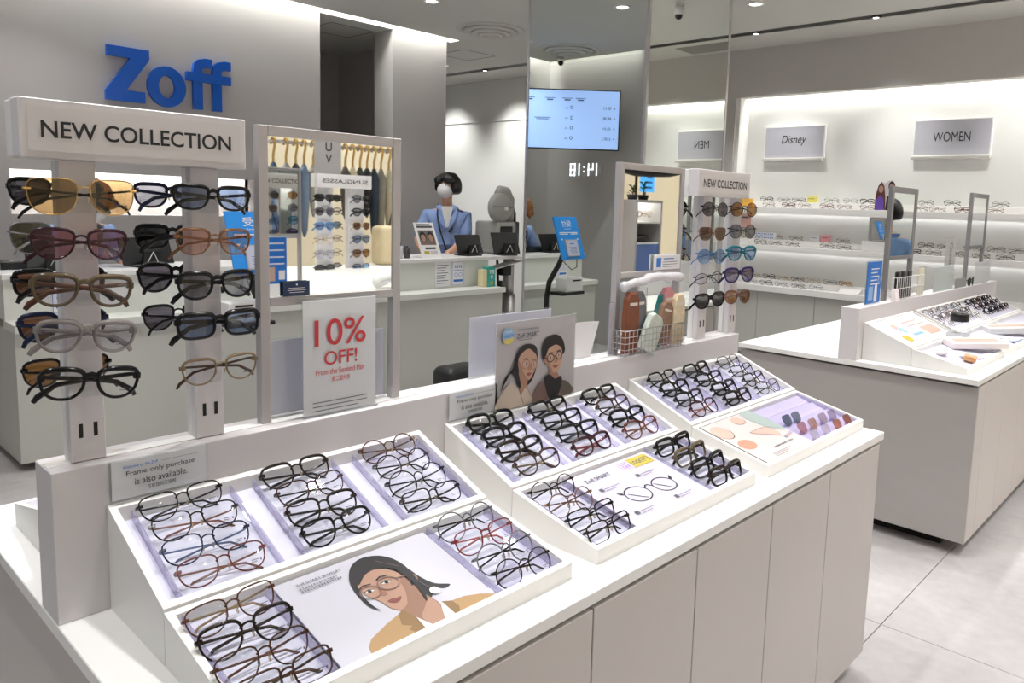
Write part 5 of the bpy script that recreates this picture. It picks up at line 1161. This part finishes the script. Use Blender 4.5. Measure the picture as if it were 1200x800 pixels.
def case_(x, y, z, L_, W_, H_, rz, rx, col, lab, nm='accessory_box', cat='box'):
    t = thing(nm, lab, cat, (x, y, z)); M = Matrix.Translation((x, y, z)) @ Matrix.Rotation(R(rz), 4, 'Z') @ Matrix.Rotation(R(rx), 4, 'X')
    b = MB().box(-L_ / 2, L_ / 2, -W_ / 2, W_ / 2, 0, H_, .002); b.xf(M); b.build('box_body', mat('box ' + col, col, .5), t)
    b = MB().box(-L_ * .4, L_ * .4, -W_ * .2, W_ * .2, H_, H_ + .0008); b.xf(M); b.build('label', PE2, t)
case_(3.70, -.345, .055, .30, .10, .028, -38, 10, '#efe6e4', 'long white box lying slanted across the near lower tray of the right hand table')
case_(4.42, -.33, .048, .34, .085, .034, -30, 10, '#dcdcdc', 'pale grey box lying slanted in the second lower tray of the right hand table')
case_(3.42, -.40, .028, .07, .05, .022, 10, 8, '#d9a06c', 'small peach box at the front of the near lower tray, right hand table')
for k, (x, y, c_, nm) in enumerate(((3.36, -.30, '#f0e2e2', 'pale pink'), (3.47, -.37, '#e3ddf0', 'lilac'), (3.56, -.42, '#efe9f3', 'white'), (3.63, -.425, '#e2d6ec', 'violet white'), (4.05, -.31, '#f4f4f6', 'white'), (4.16, -.35, '#f2f2f6', 'creamy white'), (4.23, -.41, '#c9d6ec', 'light blue'), (4.32, -.415, '#d6def0', 'ice blue'))):
    t = thing('cleaning_cloth_pack', f'{nm} soft pack lying in the {"near" if x < 3.9 else "second"} lower tray of the right hand table', 'pack', (x, y, zL(y) - .018)); m = MB(); m.ball((0, 0, .008), (.036, .026, .010), 12, fn=lambda p: 1 + .08 * math.sin(7 * p.x)); m.xf(Matrix.Translation((x, y, zL(y) - .016)) @ Matrix.Rotation(R(-12), 4, 'X')); m.build('pack_body', mat('pack ' + c_, c_, .35), t)
RW = ['rearmost row', 'second row', 'third row', 'frontmost row']
for r, y in enumerate((-.05, -.10, -.155)):
    for k in range(5):
        x = 3.975 + .128 * k; co = ('clear grey', 'silver', 'clear grey', 'silver', 'black')[k] if r != 1 else ('clear grey', 'clear grey', 'beige', 'silver', 'black')[k]
        glasses(('boston', 'wellington', 'round')[r], co, f'{co} eyeglasses, {ORD[k]} from left, {RW[r]} of the second right hand tray', (x, y, zU(y) + .004), tilt=R(35), yaw=R(-8), low=True, scale=.92)
for r, y in enumerate((-.05, -.10, -.155)):
    for k in range(4):
        x = 4.78 + .13 * k; co = ('black', 'tortoiseshell', 'black', 'dark brown')[(k + r) % 4]
        glasses('bold square' if k % 2 else 'bold boston', co, f'{co} eyeglasses, {ORD[k]} from left, {RW[r]} of the farthest right hand tray', (x, y, zU(y) + .004), tilt=R(35), yaw=R(-8), low=True, scale=.95)
glasses('large', 'black', 'black sunglasses lying on the riser end at the right edge of the frame', (5.35, .045, .275), low=False, lens='dark', cat='sunglasses', name='sunglasses', tilt=0)
# bottle
JX, JY = 3.735, -.262
t = thing('bottle', 'clear bottle with black cap standing on the right hand table trays', 'bottle', (JX, JY, .066)); MB().lathe([(0, 0), (.062, 0), (.064, .008), (.058, .04), (.046, .085), (.040, .098), (.038, .11)], (JX, JY, .060), 24).build('glass_body', ACR, t); MB().lathe([(.0, .1), (.040, .1), (.042, .104), (.042, .134), (.038, .14), (0, .141)], (JX, JY, .060), 24).build('cap', BLACK, t)
MB().lathe([(0, .003), (.055, .003), (.05, .04), (0, .044)], (JX, JY, .060), 20).build('beads', ACRW, t)
mirror_stand(3.525, 3.905, 'tall grey table mirror nearest on the right hand table', y=.045, zm=.462, zt=.806, w_=.030, m=FRAMED); mirror_stand(4.94, 5.33, 'grey table mirror farther along the right hand table, at the right edge', y=.045, zm=.49, zt=.822, w_=.028, m=FRAMED)
t = sign_holder('blue notice in a clear stand at the near end of the right hand riser', 3.255, 3.45, .2415, .450, .030, paper=PAPER); f = Flat((3.262, .0298, .2415), X_, Z_, .0002); f.rect(.0, .004, .183, .202, BLUEP)
for k in range(5): f.rect(.05, .165 - .018 * k, .15 - .02 * (k % 2), .170 - .018 * k, TEE)
f.rect(.03, .02, .085, .085, PLB); f.poly([(.10, .01), (.14, .01), (.135, .10), (.105, .09)], TEE); f.ring(.155, .11, .012, .018, .004, TEE); f.build('print', t)
# wire basket with dark cases
bx0, bx1, by0, by1 = 3.60, 4.02, .004, .028
t = thing('wire_basket', 'white wire basket of dark cases between the right hand table mirrors', 'basket', (3.81, .016, .2415)); m = MB()
for z in (.245, .30, .355): m.tube([(bx0, by0, z), (bx1, by0, z), (bx1, by1, z), (bx0, by1, z)], .0018, 5, True)
for k in range(15):
    x = bx0 + (bx1 - bx0) * k / 14; m.tube([(x, by0, .355), (x, by0, .244), (x, by1, .244), (x, by1, .355)], .0014, 5)
m.build('wire_mesh', TEE, t)
for k, (x, w_, c_, nm) in enumerate(((3.64, .05, '#1c1c1e', 'black'), (3.72, .07, '#26262a', 'charcoal'), (3.80, .06, '#141416', 'glossy black'))):
    t = thing('glasses_case', f'{nm} glasses case in the white wire basket, {ORD[k]} from the left', 'glasses case', (x, .016, .247)); MB().box(x - w_ / 2, x + w_ / 2, .007, .025, .247, .385, .006, seg=2).build('case_body', mat('case ' + c_, c_, .35), t)
case_(4.0, .016, .25, .07, .012, .14, 0, 0, '#ddd6c0', 'cream packet standing at the right end of the white wire basket', 'packet', 'packet')
case_(3.56, -.012, .242, .05, .02, .06, 0, -12, '#efe4e4', 'small pale pink box leaning by the near mirror leg, right hand table', 'small_box', 'box')
sign_holder('pale grey green sign stand behind the rows of slim frames, right hand table', 4.22, 4.60, .2415, .385, .012, paper=mat('pale green paper', '#dfe6e2', .6)); sign_holder('narrow grey stand left of the grey green sign, right hand table', 4.08, 4.19, .2415, .39, .05, paper=FRAMEG)
t = sign_holder('tall narrow banner with vertical lettering between the two mirrors, right hand table', 4.56, 4.77, .2415, .545, .058, paper=mat('banner pale', '#d6d2d2', .6), name='banner_stand'); f = Flat((4.56, .0578, .2415), X_, Z_, .0002)
mm = MB(); v_, f_, asp = text_geo('Contact lens', 0); mm_h = .045
f.mb.add([f.P(.13 - p[1] * mm_h, .27 - p[0] * .24) if False else f.P(.085 + p[1] * mm_h, .27 - p[0] * .24) for p in v_], f_, f.mi(INKG)); f.build('lettering', t)
sign_holder('white paper in a clear stand, farthest sign on the right hand table', 5.06, 5.44, .2415, .385, .012, paper=PAPER); sign_holder('low grey card stand before the narrow banner, right hand table', 4.62, 4.86, .2415, .30, .006, paper=FRAMEG)
glasses('large round', 'black', 'black round sunglasses on the riser beside the farthest white sign, right hand table', (4.94, .0, .268), low=False, lens='dark', cat='sunglasses', name='sunglasses')

# ================================================================== WHAT THE TABLE MIRRORS SHOW (behind the photographer)
def RY(v): return .065 - v          # depth v behind the mirror face -> real y
MZ = .215
t = thing('display_table', 'white display table behind the photographer, seen in the foreground table mirror', 'display table', (1.95, RY(2.5), -.78))
MB().box(.75, 3.3, RY(3.25), RY(1.35), MZ - .04, MZ, .002).build('countertop', WHITE2, t); MB().box(.80, 3.25, RY(3.2), RY(1.4), -.72, MZ - .04).build('carcass', CAB, t); MB().box(.9, 3.15, RY(3.1), RY(1.5), -.79, -.72).build('toe_kick', GAP, t)
rr = rack(2.165, 'white rack of sunglasses under a SUNGLASSES sign, seen in the foreground table mirror', 0, 0, posts=((.012, .115), (.222, .335)), sx=(0, .383), word='SUNGLASSES', y0=RY(3.0), face=-1, zt=.72, nslot=False)
q = 0
for r, z in enumerate((.655, .572, .484, .400, .310, .219)):
    for cidx, x in enumerate((2.195, 2.455)):
        st, co, le = [('wellington', 'black', 'dark'), ('boston', 'black', 'grey'), ('boston', 'grey', 'smoke'), ('bold boston', 'black', 'grey'), ('wellington', 'blue', 'blue'), ('slim', 'gold', 'brown'), ('slim', 'gold', 'clear'), ('boston', 'black', 'blue'), ('angular', 'silver', 'pale'), ('boston', 'tortoiseshell', 'amber'), ('large', 'black', 'dark'), ('boston', 'navy', 'sky')][q]; q += 1
        glasses(st, co, f'{co} {WORD[le]}sunglasses on the mirrored rack, {ORD[r]} down in its {"second" if cidx else "first"} column', (x, RY(2.95), z), yaw=R(180 - 8), lens=le, cat='sunglasses', name='sunglasses', scale=1.12)
    st, co, le = [('bold boston', 'black', 'dark'), ('boston', 'dark brown', 'pale'), ('boston', 'navy', 'blue'), ('slim', 'brown', 'pale'), ('round', 'black', 'clear'), ('boston', 'black', 'grey')][r]
    glasses(st, co, f'{co} {WORD[le]}sunglasses on the rear of the mirrored rack, {ORD[r]} down between its posts', (2.335, RY(3.10), z), yaw=R(-6), lens=le, cat='sunglasses', name='sunglasses', scale=1.0)
t = thing('uv_board', 'grey board with vertical UV lettering above the mirrored rack', 'sign', (2.32, RY(3.12), .72)); MB().box(2.228, 2.41, RY(3.13), RY(3.115), .80, 1.05, .002).build('board', FRAMEG, t); f = Flat((2.41, RY(3.115), .80), -X_, Z_); f.text('U', .09, .15, .055, BLACK, .045, .01, 'c'); f.text('V', .09, .075, .055, BLACK, .045, .01, 'c'); f.build('lettering', t)
MB().box(2.30, 2.34, RY(3.14), RY(3.13), .215, .80).build('post', FRAMEG, t)
t = thing('umbrella_rail', 'long steel rail carrying umbrellas, seen in the foreground table mirror', 'rail', (2.6, RY(3.62), -.78)); MB().tube([(1.7, RY(3.62), 1.02), (3.6, RY(3.62), 1.02)], .012, 8).build('rail', STEEL, t)
for x in (1.72, 3.58): MB().tube([(x, RY(3.62), -.785), (x, RY(3.62), 1.02)], .014, 8).build('post', STEEL, t)
WOOD = mat('golden bamboo', '#c49a52', .4, var=.15, scale=30, stretch=(1, 1, .3))
UC = [('#2b2f38', 'black'), ('#3d5270', 'slate blue'), ('#8d8a86', 'grey'), ('#2c2c2e', 'charcoal'), ('#6b7b92', 'steel blue'), ('#a9a39a', 'warm grey'), ('#514a45', 'dark brown'), ('#c3b79f', 'beige'), ('#37403a', 'dark green'), ('#1d1d20', 'jet black'), ('#24303f', 'navy'), ('#7f7a70', 'taupe'), ('#b0a48c', 'sand')]
for k, x in enumerate((2.12, 2.20, 2.29, 2.36, 2.42, 2.49, 2.74, 2.80, 2.86, 2.92, 2.98, 3.04, 3.11)):
    c_, nm = UC[k]; L_ = (.36, .42, .34, .40, .50, .36, .38, .44, .40, .36, .52, .50, .46)[k]; y = RY(3.60)
    t = thing('umbrella', f'{nm} folded umbrella hanging by its bamboo handle, seen in the table mirror', 'umbrella', (x, y, 1.03 - .16 - L_))
    MB().tube([(x, y - .03, 1.0), (x, y - .025, 1.03), (x, y, 1.045), (x, y + .022, 1.03), (x, y + .022, .99), (x, y, .93), (x, y, .87)], .0085, 8).build('handle', WOOD, t)
    MB().lathe([(.006, .0), (.022, .05), (.034, L_ * .5), (.040, L_ * .85), (.012, L_)], (x, y, .88 - L_), 10).build('canopy', mat('umbrella ' + c_, c_, .8, var=.2, scale=30), t)
t = thing('tote_display', 'tan and blue bags standing below the mirrored umbrellas', 'bag', (2.0, RY(3.5), .215)); MB().box(1.86, 2.10, RY(3.56), RY(3.46), .2155, .50, .02, seg=2).build('bag_body', mat('tan bag', '#b59a6e', .7, var=.1), t); MB().tube([(1.92, RY(3.5), .50), (1.94, RY(3.5), .60), (2.02, RY(3.5), .60), (2.04, RY(3.5), .50)], .008, 6).build('handle', mat('bag strap', '#4a3b2a', .6), t)
t = thing('tote_display', 'beige bag standing right of the mirrored sunglasses rack', 'bag', (2.86, RY(3.1), .215)); MB().box(2.68, 3.06, RY(3.2), RY(3.06), .2155, .48, .03, seg=2).build('bag_body', mat('beige bag', '#cdbb98', .7, var=.1), t); MB().tube([(2.78, RY(3.12), .48), (2.80, RY(3.12), .56), (2.94, RY(3.12), .56), (2.96, RY(3.12), .48)], .008, 6).build('handle', MATS['bag strap'], t)
m_ = mirror_stand(1.075, 1.235, 'small grey mirror stand on the table behind the photographer', y=RY(1.5), zb=.2155, zm=.515, zt=.768, w_=.010)
m_.rotation_euler = (0, 0, 0)
t = thing('sign_holder', 'blue notice leaning under the small mirror, seen in the foreground table mirror', 'sign', (1.12, RY(1.47), .2155)); MB().box(1.078, 1.162, RY(1.475), RY(1.47), .2155, .505, .001).build('panel', TEE, t); f = Flat((1.162, RY(1.47), .2155), -X_, Z_); f.rect(.002, .11, .082, .288, BLUEP)
for k in range(4): f.rect(.012, .262 - .026 * k, .072, .267 - .026 * k, TEE)
f.rect(.05, .12, .075, .175, PE2); f.rect(.01, .125, .035, .16, TEE); f.build('print', t)
t = thing('cloth_roll', 'white crumpled paper bundle on the table behind the photographer', 'paper', (2.3, RY(2.0), .215)); MB().tube([(1.86, RY(1.9), .25), (1.98, RY(1.95), .275), (2.12, RY(1.9), .30)], [.03, .035, .028], 8).build('bundle', TEE, t)
# second mirror: lit cabinet, plants and a dark canopy
t = thing('glass_cabinet', 'lit white cabinet with glasses shelves, seen in the second table mirror', 'cabinet', (4.53, RY(2.3), -.78))
CW = mat('cabinet white', '#f1efe6', .5)
MB().box(4.36, 4.38, RY(2.45), RY(2.2), -.785, .72).build('side_panel', FRAMEG, t); MB().box(4.68, 4.70, RY(2.45), RY(2.2), -.785, .72).build('side_panel', FRAMEG, t); MB().box(4.38, 4.68, RY(2.45), RY(2.44), -.785, .72).build('back_panel', CW, t); MB().box(4.38, 4.68, RY(2.44), RY(2.2), .70, .72).build('top', FRAMEG, t)
for z in (.38, .54): MB().box(4.38, 4.68, RY(2.44), RY(2.21), z, z + .012).build('shelf', CW, t)
MB().box(4.40, 4.66, RY(2.43), RY(2.41), .685, .699).build('light_strip', LED, t); MB().box(4.38, 4.68, RY(2.44), RY(2.21), -.3, .38).build('blue_drawer', mat('blue drawer', '#5870a8', .6), t)
glasses('round', 'black', 'thin black eyeglasses in the lit cabinet, seen in the second table mirror', (4.48, RY(2.28), .612), yaw=R(180)); glasses('slim', 'gold', 'gold eyeglasses in the lit cabinet, seen in the second table mirror', (4.61, RY(2.28), .612), yaw=R(180))
t = thing('pouch_stack', 'black soft case on the lower shelf of the lit cabinet', 'case', (4.5, RY(2.3), .392)); MB().box(4.40, 4.60, RY(2.36), RY(2.24), .3925, .45, .02, seg=2).build('case_body', BLACK, t)
for k, (x, z, h) in enumerate(((4.34, .0, .74), (4.46, .72, .80), (4.60, .72, .83))):
    y = RY(2.32); z0 = -.788 if k == 0 else .7205
    t = thing('potted_plant', ('tall leafy plant standing beside the lit cabinet', 'small leafy plant on top of the lit cabinet, first', 'larger leafy plant on top of the lit cabinet, under the canopy')[k], 'plant', (x - .05 * (k == 0), y, z0)); x -= .05 * (k == 0)
    pz = .16 if k == 0 else .04
    MB().lathe([(.0, 0), (.035, 0), (.045, pz), (.038, pz), (.036, pz * .8)], (x, y, z0), 14).build('pot', mat('dark pot', '#2b2a2a', .5), t); MB().tube([(x, y, z0 + pz * .8), (x + .01, y, h + .0)], .006, 5).build('stem', mat('plant stem', '#6b5a35', .7), t)
    for j in range(9):
        an = j * 2.4; zz = h - .02 * (j % 4) + .01; l_ = .06; dx, dy = math.cos(an), math.sin(an); p0 = Vector((x, y, zz)); p1 = p0 + Vector((dx * l_, dy * l_, .02)); sd = Vector((-dy, dx, 0)) * .018; mid = (p0 + p1) / 2 + Vector((0, 0, .012))
        MB().add([p0, mid + sd, p1, mid - sd, mid + Vector((0, 0, .004))], [(0, 1, 4), (1, 2, 4), (2, 3, 4), (3, 0, 4)]).build('leaf', mat('leaf green', '#3f5a34', .6, var=.2), t)
t = thing('parasol', 'dark canopy on a pole, seen at the top of the second table mirror', 'parasol', (4.70, RY(2.3), -.78)); MB().lathe([(.0, .20), (.16, .14), (.32, .03), (.315, .01), (.15, -.03), (.0, -.035)], (4.68, RY(2.3), .94), 20).build('canopy', mat('dark canopy', '#17171a', .8), t); MB().tube([(4.74, RY(2.5), -.785), (4.74, RY(2.5), 1.0), (4.70, RY(2.3), 1.12)], .012, 8).build('pole', mat('brown pole', '#4a3728', .6), t)
t = thing('blue_sign', 'small glowing blue sign, seen at the right of the second table mirror', 'sign', (5.2, RY(2.75), -.78)); MB().box(5.14, 5.34, RY(2.76), RY(2.75), .80, .96).build('sign_panel', mat('blue sign glow', '#4aa6e8', .5, emis=.7), t); MB().tube([(5.24, RY(2.78), -.785), (5.24, RY(2.78), .9)], .012, 8).build('post', BLACK, t); f = Flat((5.34, RY(2.75), .80), -X_, Z_)
for k in range(3): f.rect(.03, .03 + .045 * k, .17 - .03 * k, .05 + .045 * k, BLUEP)
f.build('lines', t)
t = thing('counter_card', 'small white card with a blue picture on the lower rail of the second table mirror', 'card', (1.62, .03, .476)); MB().box(1.555, 1.69, .0285, .0345, .4775, .522, .0005).build('card', PAPER, t); f = Flat((1.555, .0285, .4775), X_, Z_); f.rect(.008, .008, .032, .036, BLUEP); f.rect(.045, .031, .10, .034, BLUEP)
for k in range(3): f.rect(.042, .022 - .007 * k, .12, .0235 - .007 * k, INKG)
f.build('print', t)
